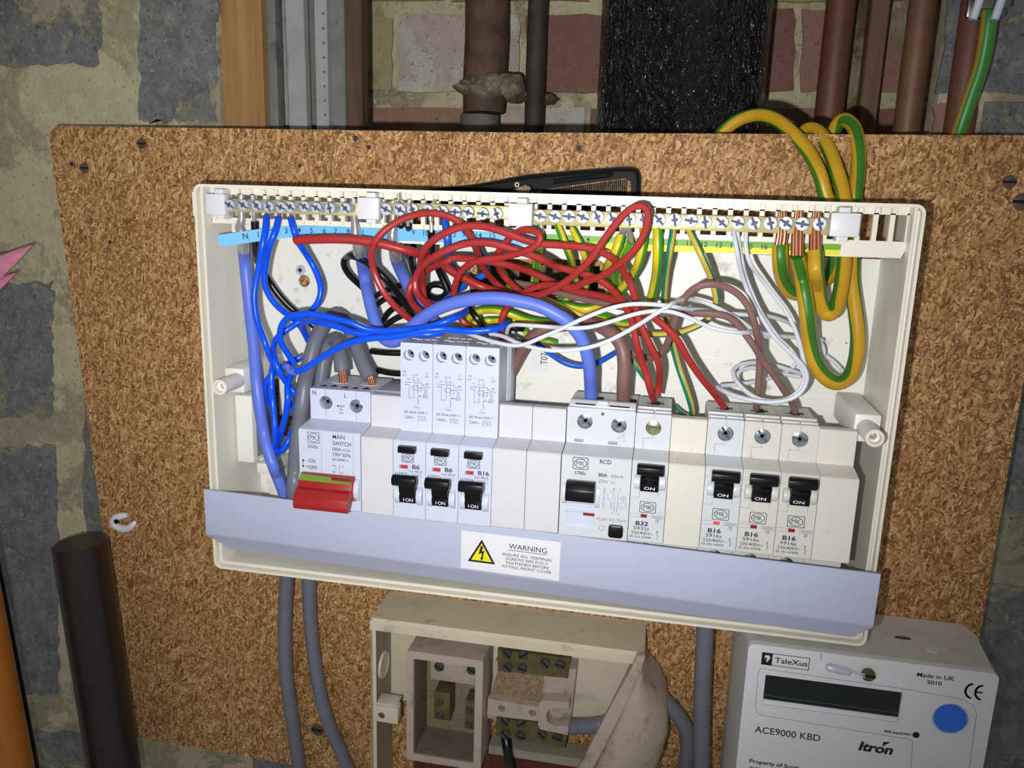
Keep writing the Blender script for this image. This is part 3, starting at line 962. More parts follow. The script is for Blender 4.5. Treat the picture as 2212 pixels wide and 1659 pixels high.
for t, x, y, d in (('N', 415, 430, 16.4), ('1', 503, 418, 18.7), ('2', 590, 402, 21.4)):
    q = Z('A', x, y, d)
    mr = Matrix.Translation(q) @ Matrix.Rotation(math.radians(9), 4, Vector((0, 1, 0)).normalized()) @ Matrix.Rotation(math.radians(24), 4, 'Z')
    mr = Matrix.Translation(Vector((0, -.35, 0))) @ Matrix.Translation(q) @ Matrix.Rotation(math.radians(-7), 4, 'Y') @ Matrix.Rotation(math.radians(24), 4, 'Z')
    obj('printed_number', MB().text(t, 0, 0, 2.9, 0, None, 'C', .006, None, mr), M['print'], o)
# small white sticker and moulded marks on the back panel
a = [Z('a4', x, y, 69.8) for x, y in ((360, 1540), (575, 1558), (640, 1520), (600, 1310), (420, 1310))]
o = obj('sticker', MB().plate([(v.x, v.z) for v in a], [], 69.6, 70), M['label_white'], unit)
q = Z('a4', 605, 1470, 69.5)
mr = Matrix.Translation(q) @ Matrix.Rotation(math.radians(-90), 4, 'Y')
obj('sticker_lettering', MB().text('T07', 0, 0, 4.0, 0, 7.0, 'L', 0, None, mr), M['print'], o)
tag(obj('din_rail', MB().ext([(58, 18), (58, 13), (61, 13), (61, -15), (58, -15), (58, -20), (59.2, -20), (59.2, -16.2), (62.2, -16.2), (62.2, 14.2), (59.2, 14.2), (59.2, 18)], -150, 146), M['galv']), 'steel mounting rail behind the row of breakers', 'rail')

# ================================================================= TERMINAL BARS
def tbar(x0, x1, z0, z1, heads, depth, r, label, clips, stem):
    e = empty('terminal_bar', ((x0 + x1) / 2, 22, z0), label, 'terminal bar')
    obj('bar', MB().box(x0, x1, 19.5, 24.5, z0, z1, .4), M['brass'], e)
    hm = sm = None
    for px, py in heads:
        c = P(px, py, depth)
        if hm is None:
            h, s_ = screw_head(r, 1.6, 'both')
            h.lathe([(r * .8, 0), (r * .8, stem)], (0, 1.4, 0), (0, 1, 0), 16)
            a = obj('terminal_screw', h, M['zinc'], e, loc=(0, 0, 0))
            b = obj('screw_recess', s_, M['zinc_slot'], a, loc=(0, 0, 0))
            hm, sm = a, b
        else:
            a = hm.copy(); C.objects.link(a)
            b = sm.copy(); C.objects.link(b)
        a.location = c * MM
        a.parent = e
        a.matrix_parent_inverse = Matrix.Translation(e.location).inverted()
        b.parent = a
        b.matrix_parent_inverse = Matrix.Identity(4)
        b.location = (0, 0, 0)
        b.rotation_euler = (0, random.uniform(0, 1.5), 0)
    for (ax, ay), (bx, by) in clips:
        p, q = P(ax, ay, 14), P(bx, by, 14)
        mx = (p.x + q.x) / 2
        o = obj('bar_clip', MB().box(p.x, q.x, 14, 19.3, q.z, p.z, .5), M['clip'], e)
        obj('clip_tab', MB().box(mx - 2.6, mx + 2.6, 18, 26.6, q.z - 2.2, p.z + 2.6, .3), M['clip'], o)
    return e
b1 = [(494.6, 442.6), (524, 442.6), (553.6, 444.2), (579.4, 446.3), (605.8, 447.6), (626, 446.7), (656.7, 446.3), (682.4, 449), (711.6, 449.8), (745.4, 450.2)]
tbar(P(486, 443, 19.5).x, P(774, 450, 19.5).x, P(640, 462.5, 19.5).z, P(640, 434, 19.5).z, b1, 10, 2.8, 'left brass neutral bar with ten tall terminal screws', [((442, 418), (486, 465))], 8)
b2 = [(833, 452), (863.4, 453), (890.5, 452.5), (923, 455), (955, 457), (983, 458), (1010.8, 459), (1042.4, 462), (1072.5, 462)]
tbar(P(818, 450, 19.5).x, P(1100, 450, 19.5).x, P(960, 469, 19.5).z, P(960, 441, 19.5).z, b2, 13.5, 3.0, 'middle brass neutral bar behind the red wire loop', [((771, 426), (818, 475))], 4.5)
b3 = [(1166.4, 466.8), (1198.4, 468), (1229, 468), (1258.7, 469), (1290.5, 469.2), (1323, 472.8), (1359, 474), (1389.3, 474), (1423.6, 475.2), (1457.4, 475), (1492.8, 477), (1523.2, 479.5), (1559, 481), (1593.8, 481), (1629.3, 482.5), (1664.6, 482.5), (1698.3, 482.5), (1733.3, 484), (1771, 484)]
tbar(P(1150, 465, 19.5).x, P(1800, 490, 19.5).x, P(1450, 496, 19.5).z, P(1450, 462, 19.5).z, b3, 16.8, 3.2, 'long brass earth bar on the right with nineteen screws', [((1098, 439), (1148, 490)), ((1797, 459), (1855, 513))], 2)

# ================================================================= BREAKERS
XM = lambda k: k * 17.8 - 142.4
CX, CZ, CD = CAM[0], CAM[2], -CAM[1]
def fr(x0, x, z, d):
    """a spot measured on the y = 0 plane, moved to d mm in front of it along the line of sight: (x from x0, z)"""
    f = (CD - d) / CD
    return (CX + (x0 + x - CX) * f - x0, CZ + (z - CZ) * f)
INK = -.07
def body(x0, x1, sh, top, m, holes=(), zt=21.6, zb=-21.4, low=-42, bk=51):
    mb = MB()
    back = sh + 4.2 if holes else sh
    pr = [(.5, zb), (0, zb + .5), (0, zt - .7), (.7, zt), (sh, zt + 2.0)]
    pr += [(back, zt + 2.0), (back, top - .3), (back + .3, top)] if holes else [(sh, top - .6), (sh + .6, top)]
    pr += [(bk, top), (bk, low), (sh, low), (sh, zb - 2)]
    mb.ext(pr, x0, x1)
    if holes:
        mb.plate(rrect(x0, x1, zt + 1.9, top, .6, 2), holes, sh, sh + 4.3)
    return mb
def put(mb, x, y, z):
    mb.v = [v + Vector((x, y, z)) for v in mb.v]
    return mb
def tscrew(e, x, y, z, r, m='zinc_dark', slot='both', rot=0):
    h, s_ = screw_head(r, 1.2, slot)
    if rot:
        R_ = Matrix.Rotation(rot, 4, 'Y')
        s_.v = [R_ @ v for v in s_.v]
    o = obj('terminal_screw', put(h, x, y, z), M[m], e)
    obj('screw_recess', put(s_, x, y, z), M['zinc_slot'], o)
def logo(mb, x0, x1, z0, z1, y=INK, r=.7, ell=.40, m=None, wd=.3):
    mb.line(rrect(x0, x1, z0, z1, r, 3), wd, y, True, m)
    cx, cz = (x0 + x1) / 2, (z0 + z1) / 2
    mb.line(circ(cx, cz, (x1 - x0) * ell, 28, (z1 - z0) * (ell - .01)), wd, y, True, m)
    mb.text('MK', cx, cz - (z1 - z0) * .2, (z1 - z0) * .42, y, (x1 - x0) * .54, 'C', 0, m)
def boxed(mb, t, x0, x1, z0, z1, y=INK, m=None):
    mb.line(rect(x0, x1, z0, z1), .14, y, True, m)
    mb.text(t, (x0 + x1) / 2, z0 + (z1 - z0) * .2, (z1 - z0) * .62, y, (x1 - x0) * .74, 'C', 0, m)
def cheek(x0, x1, z0, z1, d):
    n = 9
    pr = [(0, z0)] + [(-d * math.sin(math.pi * k / n) ** .55, z0 + (z1 - z0) * k / n) for k in range(1, n)] + [(0, z1)]
    return MB().ext(pr, x0, x1, bev=.25)
def shift(items, x0):
    return [(x + x0, z) for x, z in items]

def mcb(k, label, m, rating, code, flag, low_screw, group='single pole breakers', sc='gold_screw'):
    x0, x1 = XM(k) + .12, XM(k + 1) - .12
    e = empty('circuit_breaker', (x0 + 8.9, 20, -42), label, 'breaker', group)
    X = x0 - .12
    b = obj('body', body(x0, x1, 14, 42.3, M[m], [circ(X + 9.1, 35, 3.9, 20)]), M[m], e)
    tscrew(e, X + 9.1, 15.6, 35, 3.75, sc, 'slot' if sc == 'gold_screw' else 'both', random.uniform(0, 1.4))
    tscrew(e, X + 9.1, 13.6, -31, 3.6, 'screw_old', 'both')
    # top ridges and cable slot
    t_ = MB().box(x0 + .3, X + 8.6, 17, 19.5, 42.2, 43.2, .2).box(X + 9.2, x1 - .3, 17, 19.5, 42.2, 43.2, .2).box(x0 + .2, x1 - .2, 21.5, 24, 42.2, 44, .3)
    obj('top_ridge', t_, M[m], e)
    obj('cable_slot', MB().box(X + 4.4, X + 13.6, 36, 37.4, 42.1, 42.36).box(X + 7, X + 11.4, 34, 42, 42.1, 42.38).box(X + 10, X + 13.4, 38, 39.6, 42.1, 42.36), M['dark'], e)
    # toggle
    tg = MB()
    tg.ext([(.5, 7.0), (-3.6, 7.0), (-4.3, 8.6), (-4.6, 11.2), (-3.9, 11.6), (-4.9, 12.4), (-5.1, 14.2), (-4.3, 14.6), (-5.3, 15.6), (-6.2, 18.5), (-5, 21), (.5, 19.5)], X + 4.7, X + 13.5, .15)
    tg.ext([(-4.4, 16.6), (-6.4, 16.2), (-8.2, 17.0), (-9.0, 18.6), (-8.8, 20.6), (-7.6, 21.9), (-5.6, 22.0), (-4.2, 20.6)], X + 2.7, X + 15.6, .25)
    o = obj('toggle', tg, M['black'], e)
    tx = fr(X, 6.6, 6.6, 4.6); tx2 = fr(X, 11.9, 6.6, 4.6)
    obj('toggle_lettering', MB().text('ON', X + tx[0], tx[1] + .15, 1.45, -4.72, tx2[0] - tx[0], 'L', .01), M['print_white'], o)
    obj('cheek', cheek(X + 1.5, X + 4.55, 6.8, 14.6, 3.4), M[m], e)
    obj('cheek', cheek(X + 13.65, X + 16.9, 6.8, 15.4, 3.4), M[m], e)
    obj('indicator', MB().box(X + 5.9, X + 8.95, -.12, .1, -8.1, -6.3), M[flag], e)
    pr = MB()
    logo(pr, X + 5.2, X + 12.95, -5.36, .35, m=M['print'])
    pr.line(shift([(.3, -6.3), (5.9, -6.35)], X), .12, INK, m=M['print_pale']).line(shift([(.3, -8.15), (5.9, -8.1)], X), .12, INK, m=M['print_pale'])
    boxed(pr, '6000', X + 11.2, X + 17, -8.0, -6.55, m=M['print_pale'])
    boxed(pr, '3', X + 13.3, X + 14.9, -10, -8.45, m=M['print_pale'])
    pr.text(rating, X + 3.6, -12.4, 2.15, INK, 6.3, 'L', .03, M['print'])
    pr.text(code, X + 2.7, -14.85, 1.75, INK, 7.8, 'L', .004, M['print'])
    pr.text('230/400V~', X + 1.6, -17.3, 1.6, INK, 11.1, 'L', .002, M['print'])
    pr.text('BS EN 60898', X + 1.2, -19.25, 1.2, INK, 10.5, 'L', 0, M['print'])
    pr.line(shift([(14.6, -14.6), (14.6, -15.4), (14, -15.5), (15.1, -16.4), (14.5, -16.9), (15.2, -17.6), (14.5, -18.3), (14.9, -18.9)], X), .18, INK, m=M['print'])
    pr.flat(shift([(14.25, -15.1), (14.95, -15.1), (14.6, -14.3)], X), INK, M['print'])
    pr.line(shift([(9.1, 42), (9.1, 39.1)], X), .14, 13.93, m=M['print_pale']).line(shift([(9.0, 31), (9.0, 29.45), (4.4, 29.45), (4.4, 23.8)], X), .16, 13.93, m=M['print_pale'])
    pr.line(shift([(4.5, 6.8), (4.5, 2.2), (.3, 2.3)], X), .12, INK, m=M['print_pale']).line(shift([(13.8, 6.4), (13.8, 3)], X), .12, INK, m=M['print_pale'])
    pr.line(shift([(.2, 16.4), (2.2, 16.4)], X), .1, INK, m=M['print_pale'])
    obj('printed_lettering', pr, None, e)

def blank(k, label, m, low=-42, mark=False):
    x0, x1 = XM(k) + .15, XM(k + 1) - .15
    mb = body(x0, x1, 15, 41, M[m], (), 21.4, -21.6, low, 21)
    return tag(obj('blanking_plate', mb, M[m]), label, 'blank', 'blanking plates')

def rcbo(k, label, rating, code):
    x0, x1 = XM(k) + .12, XM(k + 1) - .12
    X = XM(k)
    e = empty('residual_current_breaker', (x0 + 8.9, 20, -42), label, 'breaker', 'tall residual current breakers')
    obj('body', body(x0, x1, 12, 71.3, M['white'], [circ(X + 4.6, 64.7, 3.0, 20), circ(X + 12.95, 64.5, 3.0, 20)], 21.2, -22), M['white'], e)
    for dx in (5.2, 13.5):
        tscrew(e, X + dx, 15.9, 65.2, 2.7, 'zinc_dark', 'both', random.uniform(0, 1.4))
    if k == 5:
        for y_ in (34, 37, 40, 43):
            obj('side_rib', MB().box(x1 - .1, x1 + .35, y_, y_ + .8, 20, 70.5), M['white'], e)
        obj('rear_housing', MB().box(x0 + 2, x1 + .2, 51, 57, 0, 76, .4), M['grey'], e)
    o = MB()
    for dx in (2.5, 6, 10, 13.6):
        o.box(X + dx, X + dx + 3, 22 + (dx % 3), 25 + (dx % 3), 71.2, 71.5).box(X + dx - .6, X + dx + 2.2, 33, 36, 71.2, 71.5)
    obj('top_vent', o, M['print_white'], e)
    obj('test_button', MB().box(X + 3.5, X + 12.9, -3.2, .5, 15.5, 18.9, .2), M['black'], e)
    obj('indicator', MB().box(X + 4.4, X + 8.0, -.12, .1, 6.3, 7.9), M['flag'], e)
    obj('indicator_window', MB().plate(rect(X + 3.5, X + 8.2, 5.9, 8.2), [rect(X + 4.4, X + 8.0, 6.3, 7.9)], -.1, .1), M['grey'], e)
    tg = MB()
    tg.ext([(.5, -11.8), (-3.2, -11.8), (-3.9, -10), (-4.1, -8.0), (-3.3, -7.4), (-3.5, -6.6), (-4.4, -6.2), (-4.8, -3.4), (-5.4, -1.2), (-3, .6), (.5, -2)], X + 4.6, X + 13.2, .15)
    tg.ext([(-4.6, .2), (-7, -.9), (-9.4, -.4), (-10.6, 1.6), (-10.2, 4.0), (-8.4, 5.2), (-6.2, 4.4), (-4.6, 2.6)], X + 2.4, X + 15.1, .25)
    o = obj('toggle', tg, M['black'], e)
    a, b = fr(X, 5.6, -12.3, 4.2), fr(X, 10.9, -12.3, 4.2)
    obj('toggle_lettering', MB().text('I·ON', X + a[0], a[1] + .1, 1.75, -4.25, b[0] - a[0], 'L', .006), M['print_white'], o)
    obj('cheek', cheek(X + 1.4, X + 4.4, -13.6, -3.2, 3.6), M['white'], e)
    obj('cheek', cheek(X + 13.4, X + 16.6, -13.6, -3.2, 3.6), M['white'], e)
    pr = MB()
    logo(pr, X + 4.8, X + 11.2, 9.7, 14.4, m=M['print'])
    pr.text(rating, X + 10.5, 6.35, 2.15, INK, 4.1 if len(rating) < 3 else 5.8, 'L', .02, M['print'])
    pr.text('I', X + 8.8, 4.3, 1.4, INK, None, 'L', 0, M['print']).line(shift([(9.5, 4.3), (10.2, 4.3), (9.85, 5.1)], X), .14, INK, True, M['print']).text('n 30mA', X + 10.5, 4.3, 1.4, INK, 5.7, 'L', 0, M['print'])
    pr.text(code, X + 1.2, 2.0, 1.9, INK, 7.6, 'L', 0, M['print'])
    boxed(pr, '6000', X + 9.6, X + 15.3, 1.8, 3.4, m=M['print_pale'])
    pr.line(shift([(.2, 15.7), (3, 15.7)], X), .1, INK, m=M['print_pale']).line(shift([(.2, -15.9), (2, -15.9)], X), .1, INK, m=M['print_pale'])
    def rr(x, y):
        ax, ay, s = 840, 720, .13862
        p = P(ax + x * s, ay + y * s, 12)
        return (p.x + 89 + X, p.z)
    Y = 11.93
    pm, pp = M['print'], M['print_pale']
    L_ = lambda *q: pr.line([rr(*a) for a in q], .17, Y, m=pm)
    L_((315, 820), (322, 850), (308, 880), (322, 910), (310, 940), (318, 962), (312, 1005), (390, 1005), (390, 750))
    L_((450, 760), (450, 940)); L_((390, 768), (510, 772), (510, 805)); L_((510, 810), (545, 812)); L_((545, 795), (545, 830))
    L_((465, 850), (560, 856), (560, 962)); L_((538, 962), (605, 966), (605, 1008), (538, 1003), (538, 962)); L_((510, 835), (510, 902), (450, 900))
    L_((535, 982), (468, 980)); L_((472, 955), (450, 1000), (450, 1035), (466, 1050), (450, 1070), (468, 1088), (452, 1115))
    L_((580, 870), (592, 890), (578, 915), (592, 935), (580, 962))
    c = rr(415, 850)
    pr.line(rrect(c[0] - 1.75, c[0] + 1.75, c[1] - 1.05, c[1] + 1.05, 1.0, 4), .17, Y, True, pm)
    pr.flat([rr(468, 980), rr(492, 972), rr(492, 990)], Y, pm)
    def T_(t, x, y, x2, h, bold=0, mm=pm):
        a, b = rr(x, y), rr(x2, y)
        pr.text(t, a[0], a[1], h, Y, b[0] - a[0], 'L', bold, mm)
    T_('N', 232, 612, 262, 1.35); T_('OUT', 210, 662, 276, 1.05); T_('L', 586, 642, 606, 1.35); T_('OUT', 563, 694, 630, 1.05)
    T_('Load', 368, 658, 450, .85); T_('N', 374, 696, 396, .8); T_('L', 442, 702, 456, .8); T_('OUT', 362, 738, 413, .8); T_('OUT', 426, 742, 478, .8)
    T_('N', 293, 724, 318, .95); T_('In-Supply', 248, 764, 358, .75); T_('(Blue)', 252, 803, 330, .75); T_('PE', 573, 808, 618, 1.05); T_('(White)', 558, 846, 638, .7)
    T_('L', 416, 1132, 434, .95); T_('In-Supply', 378, 1162, 482, .7); T_('BS EN61009-1', 246, 1237, 593, 1.25); T_('230V~', 246, 1322, 416, 1.4); T_('1', 550, 998, 558, .8); T_('A', 570, 1000, 588, .8)
    a, b = rr(455, 1350), rr(568, 1300)
    pr.line(rect(a[0], b[0], a[1], b[1]), .18, Y, True, pm)
    pr.line([(a[0] + .9 + .25 * k, (a[1] + b[1]) / 2 + .28 * math.sin(k * .785)) for k in range(9)], .18, Y, m=pm)
    obj('printed_lettering', pr, None, e)
    return e

# main switch -------------------------------------------------------------
X = XM(0)
e = empty('main_switch', (X + 17.8, 20, -42), 'double width white main switch with a big red toggle', 'switch')
mb = body(X + .3, X + 35.2, 15.5, 42, M['white'], [circ(X + 9.4, 34.3, 3.8, 20), circ(X + 27, 33.6, 3.8, 20)], 22.9, -21)
obj('body', mb, M['white'], e)
tscrew(e, X + 9.7, 18.0, 34.5, 3.7, 'zinc_dark', 'both', .5)
tscrew(e, X + 27.3, 16.4, 33.7, 3.7, 'zinc_dark', 'both', .2)
obj('rear_housing', MB().box(X + 35.3, X + 52.9, 24, 51, -42, 41.6, .4), M['grey'], e)
ts = MB()
for x, y, w_ in ((3.5, 21, 4), (8.8, 22, 4.6), (16, 20.5, 4.4), (22, 21, 4), (28, 21.5, 4.6)):
    ts.box(X + x, X + x + w_, y, y + 1.6, 41.9, 42.12).box(X + x + w_ * .3, X + x + w_ * .55, y, y + 4, 41.9, 42.12)
obj('top_marking', ts, M['dark'], e)
ts = MB()
for x in (9, 26.6):
    ts.ext(circ(X + x + 1.5, 33, 5.2, 20, 3.4), 41.9, 42.14, axis='z')
obj('cable_mouth', ts, M['print_white'], e)
tg = MB()
tg.ext([(.5, -15.5), (-4, -13.6), (-6.2, -10.8), (-6.6, -7.0), (-5.2, -3.4), (-2.2, -.9), (.5, -.9)], X + 2.0, X + 32.2, .2)
tg.ext([(-5.6, -7.2), (-9.0, -8.0), (-11.6, -11.0), (-12.6, -15.2), (-11.9, -17.6), (-10.2, -18.4), (-7.6, -16.6), (-5.0, -13.6)], X + 1.7, X + 32.1, .3)
o = obj('toggle', tg, M['red_toggle'], e)
gf = MB()
gf.add([(X + 2.2, -2.9, -1.1), (X + 32, -2.9, -1.9), (X + 32, -5.6, -3.9), (X + 2.2, -5.6, -3.9)], [(0, 3, 2, 1)])
gf.v = [v + Vector((0, -.25, .1)) for v in gf.v]
obj('green_flag', gf, M['green_flag'], o)
obj('red_window', MB().box(X + 20.5, X + 32.1, -5.0, -2.8, -2.6, -.9, .2), M['flag_dark'], o)
obj('cheek', cheek(X + .5, X + 2.4, -14.5, -.6, 2.6), M['white'], e)
obj('cheek', cheek(X + 32.3, X + 34.9, -14.6, -2.0, 4.2), M['white'], e)
pr = MB()
pm, pp = M['print'], M['print_pale']
logo(pr, X + 5.5, X + 12.1, 15.8, 21.5, r=.2, ell=.43, m=pm, wd=.26)
for t, x, z_, h_, x2 in (('5500s', 5.4, 12.75, 1.75, 11.4), ('MAIN', 19.7, 19.1, 2.15, 26.5), ('SWITCH', 19.5, 15.4, 2.25, 29.9), ('100A', 19.4, 12.35, 1.9, 24.3), ('AC22A', 24.9, 12.45, 1.3, 29.7),
                     ('230V 50Hz', 19.4, 9.4, 1.9, 29.85), ('EN 60947-3', 19.3, 6.8, 1.4, 28), ('ON', 5.6, 4.45, 2.1, 9.35), ('OFF', 5.5, .75, 2.1, 10.6), ('I', 4.5, 4.9, 1.1, 4.7), ('N1', 19.2, 3.3, 1.1, 21), ('L1', 23.4, 3.2, 1.1, 25.2), ('N2', 19.2, -.1, 1.1, 21), ('L2', 23.4, -.2, 1.1, 25.2)):
    pr.text(t, X + x, z_, h_, INK, x2 - x, 'L', .004, pm)
pr.line(circ(X + 4.6, 2.2, .4, 10), .22, INK, True, pm)
pr.line(shift([(2.45, 5.4), (2.45, 2.0)], X), .28, INK, m=pm).flat(shift([(1.6, 5.0), (3.3, 5.0), (2.45, 6.3)], X), INK, pm).flat(shift([(1.6, 2.5), (3.3, 2.5), (2.45, 1.2)], X), INK, pm)
for q in ([(21.4, 4.3), (21.4, 2.9)], [(21.4, 1.4), (21.4, -.2)], [(21.4, 1.4), (20.6, 2.8)], [(23.0, 4.3), (23.0, 2.9)], [(23.0, 1.4), (23.0, -.2)], [(23.0, 1.4), (22.2, 2.8)], [(13.3, 22.4), (13.0, -.6)], [(31.2, 21.6), (31, -.6)]):
    pr.line(shift(q, X), .12, INK, m=pp)
for t, x, z_, h_, al in (('N', 2.8, 38.4, 2.3, 'C'), ('L', 20.9, 37.9, 2.3, 'C'), ('MADE', 18.1, 32.4, 1.15, 'C'), ('IN', 18.2, 30.5, 1.15, 'C'), ('UK', 18.3, 28.6, 1.15, 'C')):
    pr.text(t, X + x, z_, h_, 15.43, None, al, .004, pm)
for x in (9.4, 27):
    pr.line(shift([(x, 41.8), (x, 38.2)], X), .16, 15.43, m=pp).line(shift([(x, 30.2), (x, 25)], X), .16, 15.43, m=pp)
obj('printed_lettering', pr, None, e)

blank(2, 'warm white blanking plate between main switch and first tall breaker', 'blank')
rcbo(3, 'tall white breaker marked B6 next to the blank right of main switch', 'B6', 'H7932s')
rcbo(4, 'middle one of the three tall white breakers, marked B6', 'B6', 'H7932s')
rcbo(5, 'tall white breaker marked B16, right of the two B6 ones', 'B16', 'H7934s')
blank(6, 'blanking plate touching the tall B16 breaker', 'blank')
blank(7, 'blanking plate touching the residual current device', 'blank')

# residual current device --------------------------------------------------
X = XM(8)
e = empty('residual_current_device', (X + 17.8, 20, -42), 'double width residual current device with black toggle and square test button', 'breaker')
nz = body(X + .35, X + 35.4, 15, 42.6, M['offwhite'], [circ(X + 9.6, 35.3, 4.0, 20), circ(X + 27.2, 34.6, 4.0, 20), circ(X + 18.6, 40, .9, 12)], 21.4, -22)
obj('body', nz, M['offwhite'], e)
tscrew(e, X + 9.8, 16.2, 35.6, 3.85, 'zinc_dark', 'both', .7)
tscrew(e, X + 27.4, 16.2, 34.9, 3.85, 'zinc_dark', 'both', .6)
obj('locating_hole', MB().cyl((X + 18.6, 15.6, 40), (0, 1, 0), .9, 1.0, 12), M['seam'], e)
ld2 = MB().ext([(17, 42.4), (17.4, 43.6), (20, 45.4), (22.4, 45.6), (23, 42.4)], X + 1.2, X + 35, .2)
obj('top_ridge', ld2, M['offwhite'], e)
obj('ridge_slot', MB().box(X + 4, X + 14.4, 17.2, 18.6, 43.6, 44.1).box(X + 21.6, X + 32, 17.2, 18.6, 43.6, 44.1), M['dark'], e)
obj('ridge_lug', MB().box(X + 15.2, X + 21, 16.6, 21, 43.2, 46.2, .5), M['offwhite'], e)
for x in (7.5, 25.2):
    obj('cable_mouth', MB().box(X + x, X + x + 9.5, 31, 41, 42.4, 42.75), M['dark'], e)
for x in (4.6, 22.2):
    obj('latch', MB().box(X + x, X + x + 4.8, 14.6, 15.4, 24.2, 25.8, .15), M['grey'], e)
tg = MB().ext([(.5, -1.4), (-4, -1.6), (-7.4, -.4), (-8.6, 2.2), (-8.4, 5.6), (-6.8, 8.4), (-4, 9.4), (.5, 8.6)], X + 3.7, X + 18.2, .3)
obj('toggle', tg, M['black'], e)
obj('cheek', cheek(X + 1.1, X + 3.6, -4.6, 7.0, 3.2), M['offwhite'], e)
obj('cheek', cheek(X + 18.4, X + 20.6, -5.4, 6.2, 2.2), M['offwhite'], e)
rc = MB().ext([(0, -18.4), (-1.2, -18.0), (-1.2, -16.8), (-.3, -16.6), (-.3, -8.6), (-.7, -8.2), (-.7, -5.9), (-.3, -5.6), (-1.0, -5.2), (-1.0, -3.9), (0, -3.4)], X + 3.6, X + 18.4, .12)
obj('lower_panel', rc, M['white'], e)
obj('indicator', MB().box(X + 12.6, X + 18.3, -.9, -.2, -9.8, -8.5), M['flag_dark'], e)
obj('test_button', MB().ext(rrect(X + 25.8, X + 33.2, -20.0, -13.4, 1.5, 4), -2.2, .3, .5, axis='y'), M['black'], e)
pr = MB()
logo(pr, X + 6.1, X + 13.7, 14.4, 20.4, r=.8, m=pm, wd=.34)
for t, x, z_, h_, x2, bd, mm in (('5780s', 7.1, 11.55, 1.7, 12.7, .014, pm), ('RCD', 19.5, 18.35, 2.1, 25.3, .016, pm), ('80A', 19.2, 11.4, 1.8, 23.7, .02, pm), ('30mA', 25.6, 11.4, 1.8, 31.8, 0, pp), ('230V', 19.4, 8.25, 1.7, 24.4, 0, pp),
                     ('PUSH TO TEST', 19.6, -11.9, 1.45, 34.3, 0, pp), ('1', 27.2, 5.2, 1.0, 27.6, 0, pp), ('3', 30, 5.0, 1.0, 30.8, 0, pp), ('2', 26.6, -8, 1.0, 27.4, 0, pp), ('4', 29.7, -8.2, 1.0, 30.6, 0, pp), ('T', 24.2, 1.2, .9, 24.9, 0, pp), ('R', 24.5, -.6, .9, 25.2, 0, pp)):
    pr.text(t, X + x, z_, h_, INK, x2 - x, 'L', bd, mm)
boxed(pr, '~', X + 25.6, X + 27.5, 8.3, 9.4, m=pp)
mr = Matrix.Translation(Vector((X + 23.0, INK, -5.4))) @ Matrix.Rotation(math.radians(-90), 4, 'Y')
pr.text('23071011832', 0, 0, 1.05, 0, 11.2, 'L', 0, pp, mr)
for q in ([(27.6, 4.8), (27.6, 3.0), (26.2, 3.0)], [(29.5, 4.6), (29.5, 2.4)], [(27.6, 2.6), (26.5, .6), (26.5, -.2)], [(28.6, 2.2), (28, .6), (28, -7)], [(29.6, 2.0), (29.5, .4), (29.5, -7)], [(30, .9), (34, .7)], [(31.4, 2.0), (33.4, 1.9), (33.4, -.4), (31.4, -.2), (31.4, 2)],
          [(32.4, 2), (32.4, -.4)], [(30.2, -1.2), (34, -1.4), (34, -3.8), (30.2, -3.6), (30.2, -1.2)], [(32.2, -4), (32.2, -4.8), (28, -4.6)], [(26.1, -2.2), (26.9, -2.2), (26.9, -4.2), (26.1, -4.2), (26.1, -2.2)], [(26.5, -4.2), (26.6, -5.6), (29.4, -5.8)], [(25.6, -.4), (26.4, -2)]):
    pr.line(shift(q, X), .13, INK, m=pp)
pr.line([(X + 22.3 + (1.7 if k % 2 else 1.1) * math.cos(k * math.pi / 6), -15.9 + (1.7 if k % 2 else 1.1) * math.sin(k * math.pi / 6)) for k in range(12)], .14, INK, True, pp)
obj('printed_lettering', pr, None, e)

mcb(10, 'breaker marked B32 beside the residual current device', 'offwhite', 'B32', '5932s', 'flag_dark', False)
blank(11, 'yellowed blanking plate between the B32 and B16 breakers', 'blank_old')
mcb(12, 'B16 breaker with a faded pink indicator, fed by a red wire', 'offwhite', 'B16', '5916s', 'flag_pink', True, sc='zinc_dark')
mcb(13, 'B16 breaker in the middle of the right-hand three', 'aged', 'B16', '5916s', 'flag_dark', True, sc='zinc_dark')
mcb(14, 'B16 breaker next to the last blanking plate', 'aged', 'B16', '5916s', 'flag_dark', True, sc='zinc_dark')
blank(15, 'chipped yellowed blanking plate at the right end of the row', 'blank_old')

# ================================================================= LILAC COVER STRIP
TL, TR, FL, FR = P(440, 1057, 14), P(1903, 1241, 1), P(446, 1156, 14), P(1885, 1362, 1)
e = empty('cover_strip', (TL + TR) / 2, 'lilac grey folded cover strip across the foot of the unit, with warning label', 'cover')
U = (TR - TL).normalized()
NV = Vector((0, 0, 1)).cross(U)
NV = Vector((-U.y, U.x, 0)).normalized()          # into the wall
hgt = (TL - FL).length
TL0, W_ = TL, (TR - TL).length
VV = U.cross(NV).normalized() * -1
VV = VV if VV.z > 0 else -VV
Mx = Matrix((U, NV, VV)).transposed().to_4x4()
Mx.translation = TL0
mb = MB()
mb.M = Mx
h1 = 28.4
inn = 9.5
pr_ = [(0, 0), (0, -h1 + 1.5), (.5, -h1 + .3), (1.3, -h1 - .8), (8.6, -h1 - 11.2), (9.5, -h1 - 10.6), (2.2, -h1 + .3), (1.2, -h1 + 1.7), (1.2, 0)]
mb.ext(pr_, 0, W_)
